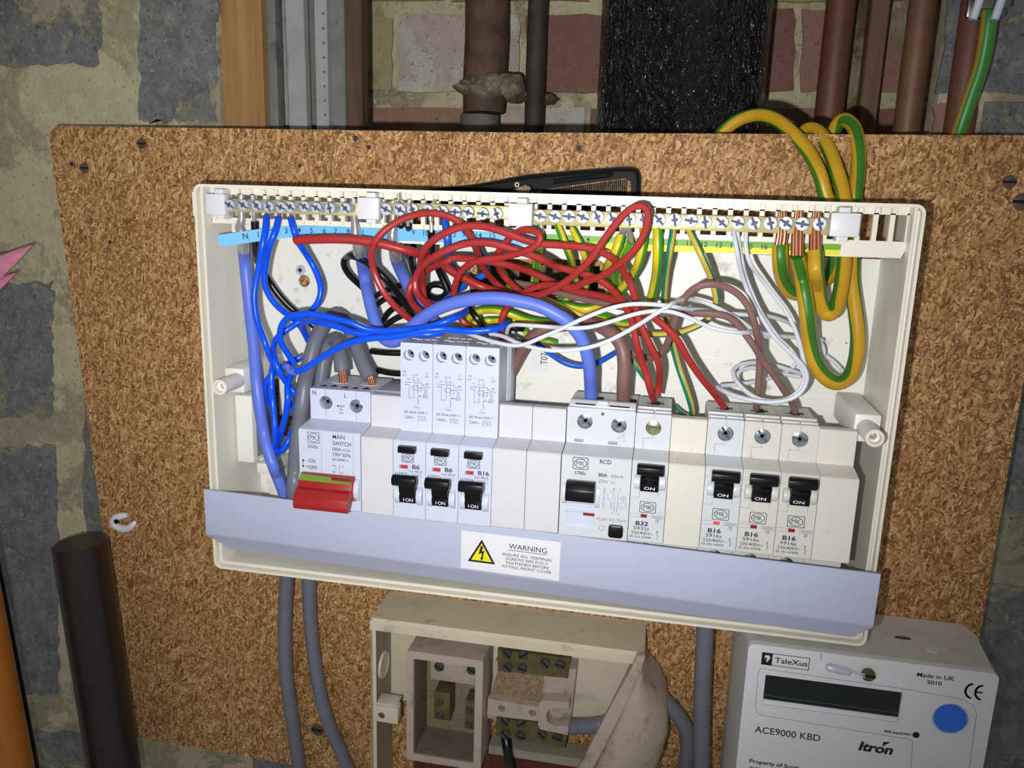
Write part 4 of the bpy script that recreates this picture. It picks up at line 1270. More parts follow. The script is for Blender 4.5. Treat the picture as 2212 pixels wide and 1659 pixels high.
# the ends of the folded part are cut back at a slant
for v in mb.v:
    l = Mx.inverted() @ v
    if l.z < -h1 - 2:
        cut = min(inn, 2 + (-h1 - l.z) * 1.1)
        if l.x < 1:
            l.x += cut
        elif l.x > W_ - 1:
            l.x -= cut * .8
        v.xyz = Mx @ l
obj('folded_sheet', mb, M['lilac'], e, sharp=25)
LM = Mx.inverted()
def onstrip(px, py):
    # ray to the strip's front plane
    a = P(px, py, -60); b = P(px, py, 60)
    n = NV
    k = (TL0 - a).dot(n) / (b - a).dot(n)
    l = LM @ (a + (b - a) * k)
    return l.x, l.z
wz = lambda x, y: onstrip(980 + x * .11302, 1140 + y * .11302)
lab = MB(); lab.M = Mx
cn = [wz(150, 50), wz(2050, 280), wz(2010, 1015), wz(135, 765)]
lab.plate([cn[3], cn[2], cn[1], cn[0]], [], -.12, 0)
o = obj('warning_label', lab, M['label_white'], e)
pr = MB(); pr.M = Mx
tm = pr
tri = [wz(540, 222), wz(795, 700), wz(272, 632)]
ce = (sum(p_[0] for p_ in tri) / 3, sum(p_[1] for p_ in tri) / 3)
pr.flat(tri, -.2, M['print_black'])
pr.flat([(ce[0] + (x - ce[0]) * .76, ce[1] + (z - ce[1]) * .76) for x, z in tri], -.28, M['yellow'])
pr.flat([wz(*q) for q in ((522, 345), (570, 350), (540, 448), (592, 438), (556, 570), (528, 568), (546, 480), (478, 498))], -.34, M['print_black'])
pr.flat([wz(*q) for q in ((512, 555), (572, 572), (534, 632))], -.34, M['print_black'])
obj('warning_triangle', pr, None, o)
pr = MB(); pr.M = Mx
for tx, x0_, y0_, x2_, h_, bd in (('WARNING', 1055, 395, 1780, 2.9, 0), ('ENSURE ALL TERMINAL', 935, 522, 1885, 1.55, 0), ('SCREWS ARE FULLY', 1000, 607, 1815, 1.55, 0), ('TIGHTENED BEFORE', 985, 682, 1822, 1.55, 0), ('FITTING FRONT COVER', 935, 755, 1868, 1.6, 0)):
    a = wz(x0_, y0_)
    b = wz(x2_, y0_ + (x2_ - x0_) * .125)
    pr.text(tx, a[0], a[1], h_, -.2, b[0] - a[0], 'L', bd, M['print_black'])
pr.line([wz(1035, 422), wz(1775, 515)], .28, -.2, m=M['print_black'])
obj('label_lettering', pr, None, o)
# ================================================================= WIRES
WIRES = []
def curve(pts, step):
    """centripetal Catmull-Rom through the points, resampled about every step mm"""
    ext = [pts[0] * 2 - pts[1]] + pts + [pts[-1] * 2 - pts[-2]]
    out = []
    for i in range(len(pts) - 1):
        p0, p1, p2, p3 = ext[i:i + 4]
        L = (p2 - p1).length
        k = max(2, int(L / step))
        t0 = 0
        t1 = max(1e-3, (p1 - p0).length ** .5)
        t2 = t1 + max(1e-3, L ** .5)
        t3 = t2 + max(1e-3, (p3 - p2).length ** .5)
        for j in range(k):
            t = t1 + (t2 - t1) * j / k
            a1 = p0.lerp(p1, (t - t0) / (t1 - t0)); a2 = p1.lerp(p2, (t - t1) / (t2 - t1)); a3 = p2.lerp(p3, (t - t2) / (t3 - t2))
            b1 = a1.lerp(a2, (t - t0) / (t2 - t0)); b2 = a2.lerp(a3, (t - t1) / (t3 - t1))
            out.append(b1.lerp(b2, (t - t1) / (t2 - t1)))
    # a light smoothing takes the kinks out
    out.append(pts[-1].copy())
    for _ in range(3):
        out = [out[0]] + [(out[i - 1] + out[i] * 2 + out[i + 1]) / 4 for i in range(1, len(out) - 1)] + [out[-1]]
    return out

def settle():
    """wires that would pass through each other are moved apart in depth until they only touch"""
    from mathutils import kdtree
    cam_ = Vector(CAM)
    flat = [(w, i) for w in range(len(WIRES)) for i in range(len(WIRES[w][1]))]
    off = [[0.0] * len(W_[1]) for W_ in WIRES]
    rad = [W_[2] for W_ in WIRES]
    ray = [[(p - cam_).normalized() for p in W_[1]] for W_ in WIRES]
    base = [[p.copy() for p in W_[1]] for W_ in WIRES]
    free = [[min(1.0, min(i, len(W_[1]) - 1 - i) / 9.0) for i in range(len(W_[1]))] for W_ in WIRES]
    for it in range(44):
        pos = [[b + r_ * o_ for b, r_, o_ in zip(B_, R_, O_)] for B_, R_, O_ in zip(base, ray, off)]
        kd = kdtree.KDTree(len(flat))
        for k, (w, i) in enumerate(flat):
            kd.insert(pos[w][i], k)
        kd.balance()
        push = [[0.0] * len(O_) for O_ in off]
        for k, (w, i) in enumerate(flat):
            p = pos[w][i]
            for q, k2, d in kd.find_range(p, rad[w] + 5.6):
                w2, i2 = flat[k2]
                if w2 <= w:
                    continue
                need = rad[w] + rad[w2] + .3
                dv = q - p
                s = dv.dot(ray[w][i])
                lat = (dv - ray[w][i] * s).length
                # nearest approach of the two strands, seen along the line of sight
                if lat >= need:
                    continue
                req = math.sqrt(need * need - lat * lat)
                if abs(s) < req:
                    g = (req - abs(s)) / 2 * (1 if s >= 0 else -1)
                    if abs(g) > abs(push[w][i]):
                        push[w][i] = -g
                    if abs(g) > abs(push[w2][i2]):
                        push[w2][i2] = g
        for w in range(len(WIRES)):
            P_, n_ = push[w], len(push[w])
            sm = [max((P_[j] for j in range(max(0, i - 4), min(n_, i + 5))), key=abs) for i in range(n_)]
            for _ in range(10):
                sm = [sm[0]] + [(sm[i - 1] + sm[i] * 2 + sm[i + 1]) / 4 for i in range(1, n_ - 1)] + [sm[-1]]
            for i in range(n_):
                off[w][i] = max(-5.0, min(5.0, off[w][i] + sm[i] * .6 * free[w][i]))
                y = base[w][i].y + ray[w][i].y * off[w][i]
                lim = 69.4 - rad[w]
                if y > lim and base[w][i].y < 70 and base[w][i].z > -66:
                    off[w][i] -= (y - max(lim, min(base[w][i].y, y))) * free[w][i]
    for W_, B_, R_, O_ in zip(WIRES, base, ray, off):
        o, _, r, n, tw, turn, m = W_
        pts = [b + r_ * o_ for b, r_, o_ in zip(B_, R_, O_)]
        mb = MB().tube(pts, r, n, 3.0, tw, turn, raw=True)
        tmp = obj('tmp', mb, m)
        me = tmp.data
        bpy.data.objects.remove(tmp)
        old = o.data
        o.data = me
        me.name = o.name
        bpy.data.meshes.remove(old)

def wire(name, spec, r, m, label, group=None, n=10, tw=0.0, turn=0.0, cat='wire'):
    pts = path(spec) if isinstance(spec, str) else spec
    pts = curve(pts, 2.0)
    o = bpy.data.objects.new(name, bpy.data.meshes.new(name))
    C.objects.link(o)
    WIRES.append([o, pts, r, n, tw, turn, M[m]])
    return tag(o, label, cat, group)
def bare(o, spec, r, m='copper', name='bare_strands', n=10):
    return obj(name, MB().tube(path(spec), r, n, 2.0), M[m], o)
def lug(o, spec, r):
    return obj('crimped_lug', MB().tube(path(spec), r, 14, 1.2), M['tin'], o, sharp=50)

# pale blue neutral tails with crimped lugs
o = wire('neutral_tail', 's1: 785,1088,36.5 800,1253,37 | A: 420,700,37 440,900,35 | s3: 620,0,28 640,300,24 690,700,21 770,1100,19 880,1400,20 970,1640,24 1010,1790,28', 3.35, 'tail_blue',
         'pale blue tail running down the left wall of the unit, under the peeling label', n=16)
lug(o, 's1: 745,225,36.5 745,300,36.5 748,470,36.5 752,600,36.5 735,690,36 725,750,35.5 760,850,35 785,960,35.5 787,1094,36', [1.9, 1.9, 1.9, 2.0, 2.2, 2.7, 2.5, 3.4, 3.45])
o = wire('neutral_tail', 's2: 562,1072,37 | a2: 355,420,38 400,700,41 450,950,40 500,1150,36 560,1330,33 640,1490,30 740,1545,28 850,1500,26 960,1385,23 1100,1255,19 1300,1125,15 1500,1045,12 | a3: 600,985,9 900,972,8 1200,1012,8 | a4: 502,715,8 620,770,8 850,900,9 1000,1060,11 1090,1230,13 1130,1400,16 1155,1600,22 | E: 747,420,27 752,500,31 752,560,33', 3.4, 'tail_blue',
         'pale blue tail arching across the middle of the unit into the residual current device', n=16)
lug(o, 's2: 470,215,36.5 475,300,36.5 480,480,36.5 490,620,36 500,720,36 500,780,36 530,870,36 555,980,35.5 563,1078,36', [1.9, 1.9, 1.9, 2.1, 2.5, 2.7, 2.6, 3.4, 3.45])
o = wire('neutral_tail', 's2: 1146,1150,38 | a2: 810,490,41 870,640,46 950,800,50 1010,900,52 1060,1000,54 1120,1100,56 1250,1250,58 1400,1330,60', 3.35, 'tail_blue', 'pale blue tail dropping behind the red loops from the middle neutral bar', n=16)
lug(o, 's2: 1095,250,36.5 1098,330,36.5 1100,500,36.5 1100,700,36.5 1085,800,36.5 1090,860,36.5 1125,1000,37 1146,1156,38', [1.9, 1.9, 1.9, 2.2, 2.8, 2.5, 3.4, 3.45])
# brown live tail
wire('live_tail', 'E: 985,560,33 985,515,31 985,400,25 | a4: 1590,1600,25 1585,1350,24 1545,1190,27 1420,1065,33 1250,965,42 1050,930,48 800,965,50 560,1020,50 400,1130,52 290,1280,54 200,1450,56 120,1600,58', 3.6, 'brown',
     'thick brown tail from the residual current device to behind the tall breakers', n=16)
# red wires
o = wire('red_wire', 's1: 1610,962,20 | A: 760,440,20 900,432,18 1100,432,18 1300,455,19 1500,505,22 | a2: 1020,375,24 1200,455,28 | a3: 170,500,31 330,625,34 550,750,38 800,860,43 980,905,47 1200,940,52 1400,980,56', 2.35, 'red', 'thickest red wire with a cut end beside the pale blue label', n=14)
bare(o, 's1: 1596,962,20 1616,962,20', 1.3)
wire('red_wire', 'a2: 1090,1320,31 1000,1255,26 850,1135,20 700,975,15 590,800,13 515,610,13 485,450,14 520,260,13 | s2: 900,770,13 1010,680,14 1180,570,15 1400,485,17 1650,440,19 1900,470,21 2100,550,23 | a3: 500,70,27 575,180,30 645,350,34 700,510,38 770,640,42 870,760,45 980,850,48 1100,930,50', 1.75, 'red',
     'red wire forming the big left loop over the thick red wire')
wire('red_wire', 'a2: 1300,1180,36 1220,1110,34 1165,1000,32 1145,850,30 1140,700,26 1120,560,22 1130,440,18 1200,300,14 1330,190,11 1500,110,10 | a3: 390,75,10 640,42,10 900,92,10 1100,168,11 1300,240,12 1500,285,13 | B: 790,615,14 1000,632,15 1190,660,17 1340,735,19 1440,855,21 1500,960,21 1540,1080,19 | a5: 205,600,16 240,720,14 295,850,13 370,1000,14 430,1130,18 437,1300,25 412,1450,31', 1.85, 'red',
     'red wire on the topmost arc of the bundle, ending in the B32 breaker')
wire('red_wire', 'a2: 1360,1090,34 1260,1065,30 1160,1010,26 1080,930,22 1040,820,18 1060,690,16 1150,550,13 1300,435,11.5 1480,345,12 | a3: 400,305,15 600,260,16 800,262,17 1000,310,18 1200,375,19 1400,440,20 1550,505,21 | a4: 700,210,25 900,260,26 1100,312,27 1260,372,27 1400,470,26 1500,580,24 1590,690,21 1650,800,18 1700,950,15 1730,1100,13 1775,1300,14 1840,1480,18 | a5: 240,1050,16 300,1220,20 345,1390,27 378,1485,32', 1.85, 'red',
     'red wire on the second arc, ending beside its pair in the B32 breaker')
wire('red_wire', 'a2: 1260,1210,36 1120,1150,32 1020,1060,28 960,950,25 965,850,23 1050,720,23 1200,615,24 1350,535,25 1500,485,26 | a3: 300,462,27 450,462,29 650,480,31 900,520,33 1100,560,34 1300,622,36 1500,710,37 | a4: 800,470,40 920,520,38 1150,560,35 1350,605,31 1500,655,28 1640,700,25 | a5: 250,590,20 330,640,16 430,710,12 550,820,11 640,930,12 700,1050,14 800,1200,18 900,1330,23 1000,1450,29 1075,1560,34', 1.85, 'red',
     'red wire sloping down rightwards into the leftmost B16 breaker')
wire('red_wire', 'a3: 350,1010,28 350,930,24 375,800,20 430,655,17 560,530,15 720,480,14 900,462,13 1100,425,12 1300,365,8 1430,295,6 1480,205,5 1440,130,6 1330,95,7 1190,112,14 1070,200,20 960,330,26 905,440,30 925,560,36 1000,690,42 1100,800,46 1200,880,48 1280,940,50', 1.7, 'red',
     'thin red wire with a small hooked loop above the pale blue arch')
wire('red_wire', 'a4: 300,590,20 450,585,17 600,540,13 720,480,10 850,400,8 1000,280,6 1150,130,5 | B: 1295,525,5 1450,335,5 1550,265,5 1630,262,6 1665,330,6 1640,480,6 1550,650,7 1400,790,9 1250,895,12 1060,965,16 | a4: 1000,478,18 880,480,20 750,462,22 650,440,24 540,450,26 430,480,28 310,550,30 220,590,34', 1.75, 'red',
     'red wire doubled into the tall narrow loop over the earth bar')
wire('red_wire', 'a3: 1060,1060,30 1030,1110,26 980,1180,25 965,1300,28 970,1420,34 975,1500,40', 1.75, 'red', 'short red wire entering the top of the tall B16 breaker')
wire('red_wire', 'a3: 420,1200,40 470,1270,38 545,1335,40 600,1400,44', 1.75, 'red', 'short red wire end showing between the two bright blue wires')
# thin brown wires
wire('brown_wire', 'a4: 180,415,54 330,440,52 480,470,49 640,520,46 900,590,42 1200,660,38 1420,705,34 1550,730,31 | a5: 330,620,27 450,632,23 560,640,19 640,632,15 800,630,13 1000,638,12 1130,665,12 1220,740,12 1300,850,13 1380,960,14 | a6: 850,680,21 960,830,23 1080,1000,25 1180,1160,30 1235,1250,34 1250,1340,38', 1.75, 'brown',
     'brown wire crossing behind the red bundle to the B16 breaker next to the end blank')
wire('brown_wire', 'a5: 150,1020,38 260,1060,36 350,1080,33 430,1055,28 500,960,23 560,800,17 600,650,12 670,500,9 790,370,7 950,335,6 1100,365,6 1230,445,7 1330,580,9 1395,780,12 1425,950,16 1432,1150,21 1420,1350,27 1402,1510,35 1400,1600,39', 1.75, 'brown',
     'brown wire in a tall arch dropping into the middle B16 breaker')
# thin whitish wires
wire('white_wire', 'a3: 1035,1420,24 1050,1350,18 1090,1312,14 1300,1320,9 1659,1345,4 | a4: 800,995,-2 1000,1003,-3 1200,980,-3 1500,890,-3 1800,800,-2 | a5: 400,606,-1 540,610,0 700,660,1 850,730,3 1000,790,6 1200,822,8 1310,823,9.5 | a6: 800,408,17 900,425,24 1050,452,30 1250,466,38 1400,470,46 1560,500,54', 1.05, 'grey_wire',
     'whitish thin wire lying lowest over the pale blue arch, then behind the brown arch')
wire('white_wire', 'a3: 480,1405,20 700,1480,11 900,1540,6 1100,1580,3 1200,1580,2 1300,1555,0 1450,1485,-2 1659,1400,-3 | a4: 950,930,-6 1200,820,-6 1450,732,-6 1700,690,-5 | a5: 350,540,-4 550,558,1 700,585,10 900,602,19 1100,630,26 1400,650,32 | a6: 900,215,38 1100,268,45 1220,330,52 1290,400,58', 1.05, 'grey_wire',
     'whitish thin wire rising across both red wires to the small slant bend')
wire('white_wire', 'a3: 820,1425,20 1000,1462,12 1100,1515,7 1200,1560,4 | a4: 330,1222,2 500,1272,0 700,1290,-1 900,1285,-2 1100,1255,-3 1300,1200,-4 1500,1110,-4 1700,1000,-4 | a5: 300,700,-6 400,632,-9 500,575,-8 600,512,3 720,485,11 850,508,15 1000,570,18 1150,650,20 1300,742,21 | a6: 740,365,23 840,430,26 960,470,32', 1.05, 'grey_wire',
     'whitish thin wire sagging lowest below the pale blue arch')
wire('white_wire', 'C: 445,385,36 455,450,34 475,560,32 500,690,30 545,820,28 600,940,26 | a6: 900,290,25 1000,450,24 1150,600,23 1280,720,22 1370,830,22 1395,920,22 1370,1030,22 1290,1130,22 1150,1185,22 1000,1205,22 850,1200,22 700,1170,24 500,1110,28 400,1060,33 350,1028,38 500,1012,44 700,990,48 900,950,52 1050,905,55 1150,865,57 1240,810,58 1290,700,60', 1.1, 'grey_wire',
     'whitish wire from the earth bar making the wide outer turn of the coil')
wire('white_wire', 'C: 472,385,37 480,470,36 505,600,35 540,740,33.5 595,880,31.5 660,1010,29.5 760,1150,28 860,1280,27 935,1380,26 | a6: 1370,900,25 1350,1000,25 1270,1110,25 1120,1185,26 960,1195,27 820,1165,28 690,1080,30 590,980,33 535,890,36 550,820,40 640,770,44 750,752,47 850,752,50 1000,780,53 1200,840,55 1320,880,57', 1.1, 'grey_wire',
     'whitish wire from the earth bar making the inner turn of the coil')
wire('white_wire', 'C: 538,385,36 532,480,33 555,610,31 640,730,30 730,850,29 820,965,29 880,1080,29 920,1200,29 948,1320,29 | a6: 1375,880,29 1330,1040,29 1220,1150,30 1080,1225,31 980,1225,33 860,1180,34 720,1120,36 610,1000,38 575,900,41 625,845,45 720,815,48 850,815,51 1000,848,54 1150,895,56 1310,915,58', 1.1, 'grey_wire',
     'whitish wire hanging alone from the fifteenth earth terminal to the coil')
wire('white_wire', 'a6: 1440,440,62 1525,500,58 1580,580,55 1585,660,54 1550,730,56 1500,800,62', 1.1, 'grey_wire', 'whitish bent wire end peeping out behind the heavy earth wires')
wire('white_wire', 'a6: 1480,640,64 1590,668,60 1700,750,58 1800,860,60 1850,960,64', 1.1, 'grey_wire', 'whitish wire inside the longest heavy earth loop')
# bright blue wires
def bl(spec, label, end=None, r=1.72):
    o = wire('blue_wire', spec, r, 'blue', label, n=12)
    if end:
        bare(o, end, 1.0, 'copper')
    return o
bl('s1: 1145,570,36 1130,800,30 1080,1050,22 1050,1253,17 | a1: 108,-30,14 108,60,13 130,200,12 190,360,12 240,500,13 300,590,15 370,690,20 430,780,30 470,860,40', 'bright blue wire from the second neutral terminal bowing left, then behind the grey sheath', 's1: 1145,420,37 1148,500,37 1145,575,36')
bl('s1: 1340,600,36 1290,800,29 1210,1000,24 1150,1253,21 | A: 545,640,21 540,740,22 580,830,24 650,910,27 715,955,31 | a1: 470,230,40 510,300,46 545,370,50', 'bright blue wire crossing its neighbour below the pale blue label', 's1: 1345,430,37 1345,520,37 1340,606,36')
bl('s1: 1535,605,36 1580,780,32 1640,960,34 1780,1170,36 | A: 800,500,37 850,570,36 905,680,34 930,770,32 905,870,31 850,930,31 | a1: 470,200,34 400,245,30 330,290,26 270,350,21 252,430,18 275,520,16 300,590,14 360,680,18 450,800,28 480,860,36', 'bright blue wire crossing behind the cut red end and curving back left', 's1: 1535,430,37 1540,520,37 1536,610,36')
bl('a1: 430,540,20 370,450,15 320,370,12 310,290,9 340,200,7 420,150,5 520,140,4 650,155,4 800,190,4 885,210,4 | a2: 400,1365,6 600,1395,7 850,1385,7 1100,1365,6 1300,1320,5 1450,1270,5 1560,1220,9 | a3: 440,1190,16 520,1130,26', 'bright blue wire in the upper long sweep, looped at its left end')
bl('a1: 545,360,42 505,280,34 490,220,26 540,200,18 650,210,12 780,245,10 885,285,9 | a2: 400,1435,10 600,1450,11 800,1440,12 1000,1425,13 1250,1440,14 1400,1400,18', 'bright blue wire in the middle long sweep over the grey sheaths')
o = bl('a1: 370,580,13 400,600,11 460,600,9 540,560,8 640,490,7 760,420,6 885,365,5 | a2: 400,1495,2 700,1470,2 900,1450,2 1100,1400,3 | a3: 250,1365,6 450,1395,10 700,1390,14 900,1365,18 1010,1325,22 1040,1285,26 1000,1255,32', 'bright blue wire in the lowest sweep along the top of the tall breakers')
obj('pale_sleeve', MB().tube(path('a1: 352,562,15 372,560,13 392,595,11.3 440,603,9.4'), [1.85, 1.95, 2.0, 1.95], 12), M['tail_blue'], o)
bl('a1: 480,480,36 400,530,33 330,560,30 250,620,26 195,690,24 195,770,26 215,860,32', 'bright blue wire slanting behind the others down to the knockout hole')
bl('a1: 262,540,17 245,600,15 245,700,14 255,850,14 270,1000,14 275,1120,16 280,1210,22', 'bright blue wire hanging straight beside the pale blue tail')
bl('a1: 400,620,24 370,700,20 375,820,18 355,960,18 320,1090,20 290,1190,26', 'bright blue wire of the hanging loop nearest the grey sheath')
bl('a1: 400,840,34 440,940,36 420,1040,30 370,1170,24 320,1240,22 265,1250,26', 'bright blue wire turning back at the bottom of the hanging loop')
# mid blue wires at the right neutral terminals
wire('blue_wire', 's2: 1920,560,36 1945,700,33 1965,900,32 1980,1140,36 | a3: 300,470,42 330,560,48 400,700,54 480,860,58', 1.9, 'blue_dark', 'mid blue wire hanging from the middle neutral bar among the red arcs')
wire('blue_wire', 'a3: 470,60,40 520,170,41 620,300,43 700,400,46 760,520,50 800,640,56', 1.7, 'blue_dark', 'mid blue wire beside a red wire under numbers 13 and 14')
wire('blue_wire', 'a3: 170,1050,50 280,980,48 400,870,50 480,800,52 620,740,54 750,670,56 830,640,60', 1.9, 'blue_dark', 'mid blue wire slanting through the dark entry hole')
wire('blue_wire', 'a4: 430,1160,56 520,1230,50 650,1330,46 800,1430,44 950,1485,44 1080,1490,45 1240,1450,47 1380,1370,50 1500,1300,54 1620,1240,60', 1.6, 'blue_dark', 'mid blue wire sagging behind the pale blue arch end')
# black wires
o = wire('black_wire', 's1: 960,650,36.5 975,900,38 1000,1253,44 | A: 505,600,50 560,700,52 640,815,54 730,910,56 820,975,58 900,1040,60', 2.1, 'black_wire', 'black wire from the left neutral bar curving behind the blue wires', n=12)
bare(o, 's1: 925,230,37 935,300,37 950,500,37 958,655,38', 1.3, 'tin')
wire('black_wire', 'a2: 400,860,58 330,790,54 205,680,50 135,560,46 150,470,42 250,430,36 400,495,32 560,620,32 720,780,34 850,940,38 960,1090,42 1030,1230,46', 1.9, 'black_wire', 'black wire looping over the second pale blue tail', n=12)
o = wire('black_wire', 's2: 1225,620,40 1270,800,46 1300,950,50 | a2: 960,400,53 1010,560,57 1060,700,60', 2.0, 'black_wire', 'left black wire of the pair below number 9', n=12)
bare(o, 's2: 1205,130,39 1225,240,38 1290,300,37 1230,500,38 1225,626,40', .8, 'tin')
o = wire('black_wire', 's2: 1340,640,38 1380,800,44 1420,1000,49 | a2: 990,480,55 1040,620,60', 2.0, 'black_wire', 'right black wire of the pair below number 9', n=12)
bare(o, 's2: 1370,230,37 1340,300,37 1335,520,37 1338,650,38', 1.1, 'tin')
o = wire('black_wire', 's2: 1705,740,36 1715,900,39 1730,1100,43 | a3: 160,600,48 240,780,49 300,920,50 340,1050,54', 2.0, 'black_wire', 'black wire below number 10 passing behind the red arcs', n=12)
bare(o, 's2: 1770,240,36 1720,320,36.5 1690,520,36.5 1710,640,36 1706,748,36', 1.0, 'tin')
for sp_, lb in (('a2: 520,960,60 640,885,58 760,840,57 880,800,59', 'black wire arc behind the left red loop, upper one'),
                ('a2: 540,1070,56 640,985,54 730,960,54 830,1010,56 900,1060,58', 'black wire arc behind the left red loop, second one'),
                ('a2: 620,1290,56 680,1170,54 800,1080,54 900,1020,56 980,960,60', 'black wire arc behind the left red loop, third one'),
                ('a2: 630,1345,52 750,1260,52 880,1195,54 1000,1160,58', 'black wire arc just above the bright blue sweep'),
                ('a3: 10,940,58 20,830,54 130,790,52 250,820,53 280,880,55 230,960,57 120,985,58 40,940,59', 'small black wire coil between the red arcs'),
                ('a3: 560,1110,44 650,1225,42 730,1330,44 770,1400,48', 'black wire end passing under the pale blue arch'),
                ('D: 740,215,58 850,228,57 970,232,58 1100,230,60', 'black wire lying across behind the tall breakers, upper one'),
                ('D: 790,365,60 860,385,60 960,395,60 1060,400,61', 'black wire lying across behind the tall breakers, lower one'),
                ('a4: 100,990,48 180,1000,46 290,1010,50', 'black sleeved wire end above the top of the tall breakers')):
    wire('black_wire', sp_, 1.75, 'black_wire', lb, n=10)
# green and yellow earths
def ea(spec, r, label, m='earth', tw=0.0, turn=0.0, strands=None):
    o = wire('earth_wire', spec, r, m, label, n=14 if r > 2 else 12, tw=tw, turn=turn)
    if strands:
        bare(o, strands, r * .62, 'tin' if m != 'earth_big' else 'copper')
    return o
ea('B: 842,430,36 880,520,33 925,640,33 965,740,38 990,830,46 1005,930,54 1015,1000,60', 1.9, 'earth wire at earth terminal 2 showing mostly green', tw=.02)
ea('B: 985,480,35 1040,585,31 1085,690,32 1105,790,40 1110,900,50 1105,1000,58', 1.9, 'earth wire at earth terminal 3 showing mostly yellow', tw=.30, strands='B: 965,420,36 975,450,36 988,486,35')
ea('B: 668,620,40 670,720,46 655,850,54 640,960,60', 2.4, 'broad earth wire under earth terminal 1', tw=.16, strands='B: 695,420,37 700,480,37 690,560,38 670,626,40')
ea('B: 1415,538,32 1385,640,30 1340,740,32 1295,820,38 1285,900,44 1330,980,50 1330,1060,56', 2.5, 'yellow earth wire bending at the left of the striped pair', tw=.28, strands='B: 1470,430,37 1440,480,36 1420,545,32')
ea('B: 1505,600,30 1450,710,31 1400,830,36 1370,930,42 1390,960,46 1330,1040,52', 2.3, 'earth wire between two yellow ones under the tall red loop', tw=.10, strands='B: 1480,430,37 1490,510,34 1512,606,30')
ea('B: 1632,470,37 1615,600,33 1580,760,33 1510,910,38 1420,1020,44 1330,1080,52 1250,1110,58', 2.4, 'earth wire sweeping down left beneath the tall red loop', tw=.26)
ea('B: 1745,450,37 1748,600,34 1745,760,33 1730,910,36 1695,1070,44 1665,1180,52 1640,1260,60', 2.6, 'straight thick earth wire at the right of the tall red loop', tw=.24)
ea('B: 1885,440,37 1872,560,34 1845,720,33 1820,870,34 1808,1010,38 | a5: 480,500,42 490,610,46 520,740,46 555,880,42 575,980,38 620,1150,34 690,1350,32 745,1520,34 768,1620,38 750,1680,43 700,1660,48 640,1620,52 590,1560,58', 1.65, 'thin teal striped earth wire hanging down to the yellowed blank', 'earth_thin', tw=.02)
ea('C: 125,385,37 160,450,34 225,590,31 285,730,29 318,840,28 325,920,30 295,1000,32 200,1070,33 80,1120,34 | a5: 600,830,35 400,843,37 310,836,38 | a4: 1620,1035,40 1500,1025,41 1300,955,42 1100,868,42 900,775,42 700,680,44 560,620,46 470,580,50', 1.65, 'thin teal striped earth wire swinging left across the whole tangle', 'earth_thin', tw=.30)
ea('a3: 520,1290,58 560,1200,54 620,1150,50 760,1120,46 900,1120,44 1100,1175,44 1300,1250,46 1560,1285,50 1700,1290,56', 2.3, 'thick earth wire in the bundle under the pale blue arch, upper one', tw=.27)
ea('a3: 560,1240,60 640,1310,58 760,1250,56 900,1260,57 1100,1240,58 1300,1290,58 1500,1320,60', 2.2, 'thick earth wire in the bundle under the pale blue arch, lower one', tw=.3)
ea('a4: 640,720,54 740,700,50 900,730,48 1100,765,48 1230,740,50 1340,690,52 1480,680,56', 2.6, 'thick earth wire lying under the brown wire behind the arch', tw=.30)
ea('a4: 700,690,60 790,650,58 860,600,58 950,560,60', 2.2, 'short earth wire between the red bundle and the brown wire', tw=.2)
ea('a4: 1250,830,60 1400,860,57 1500,920,55 1640,930,56 1760,900,60', 2.2, 'earth wire behind the two red wires of the B32 breaker', tw=.2)
ea('a4: 90,480,62 220,490,61 330,520,60 420,520,62', 2.2, 'earth wire end showing inside the dark entry hole', tw=.2)
ea('a4: 300,1000,60 350,1090,58 480,1150,58 620,1160,59 720,1190,61', 2.0, 'earth wire behind the right top corner of the tall breakers', tw=.2)
ea('a4: 1660,1370,44 1740,1480,42 1820,1600,44 | a5: 330,1330,46 390,1400,50', 1.4, 'thin earth wire passing behind the red pair of the B32 breaker', 'earth_thin', tw=.1)
# heavy earths looping out over the board
BIG = []
for sp_, lb, tw, st in (
    ('C: 780,505,36 780,600,34 800,740,34 860,835,36 940,840,42 1030,800,50 1110,740,54 1165,650,57 1180,580,58 1185,440,60 1180,330,62 1172,220,63 | T3: 1238,1000,64 1200,870,66 1135,745,74 1040,640,84 960,585,93 890,570,99 800,592,103 720,650,106 660,730,108', 'heavy earth wire, leftmost of the three, hanging in the shortest loop', .10, 'C: 795,255,36 795,330,36 795,420,36 780,512,36'),
    ('C: 905,570,33 920,650,31 945,780,30 970,950,29 985,1150,29 1015,1310,30 1085,1430,32 1180,1490,34 1270,1450,38 1320,1330,43 1338,1150,48 1318,950,52 1295,760,56 1300,600,60 1306,440,63 1306,300,65 | T3: 1370,985,65 1387,850,69 1388,720,76 1360,620,88 1310,590,95 1270,640,98 1262,720,100', 'heavy earth wire hanging in the longest loop', .06, 'C: 915,250,36 910,340,36 905,430,35 903,578,33'),
    ('C: 1032,545,32 1035,640,30 1045,760,29 1065,900,30 1110,995,33 1165,975,39 1205,860,45 1230,720,50 1243,590,53 1250,440,55 1248,300,57 | T3: 1320,990,59 1283,850,66 1235,725,76 1185,650,88 1130,640,95 1080,700,98', 'heavy earth wire hanging in the middle-length loop in front of the others', .27, 'C: 1045,255,36 1035,330,36 1032,430,35 1032,552,32')):
    o = wire('heavy_earth_wire', sp_, 3.75, 'earth_big', lb, 'three heavy earth wires', 18, tw, {.10: .0016, .06: .0026, .27: .0005}[tw])
    bare(o, st, [2.0, 2.4, 2.9, 3.0], 'copper', n=14)
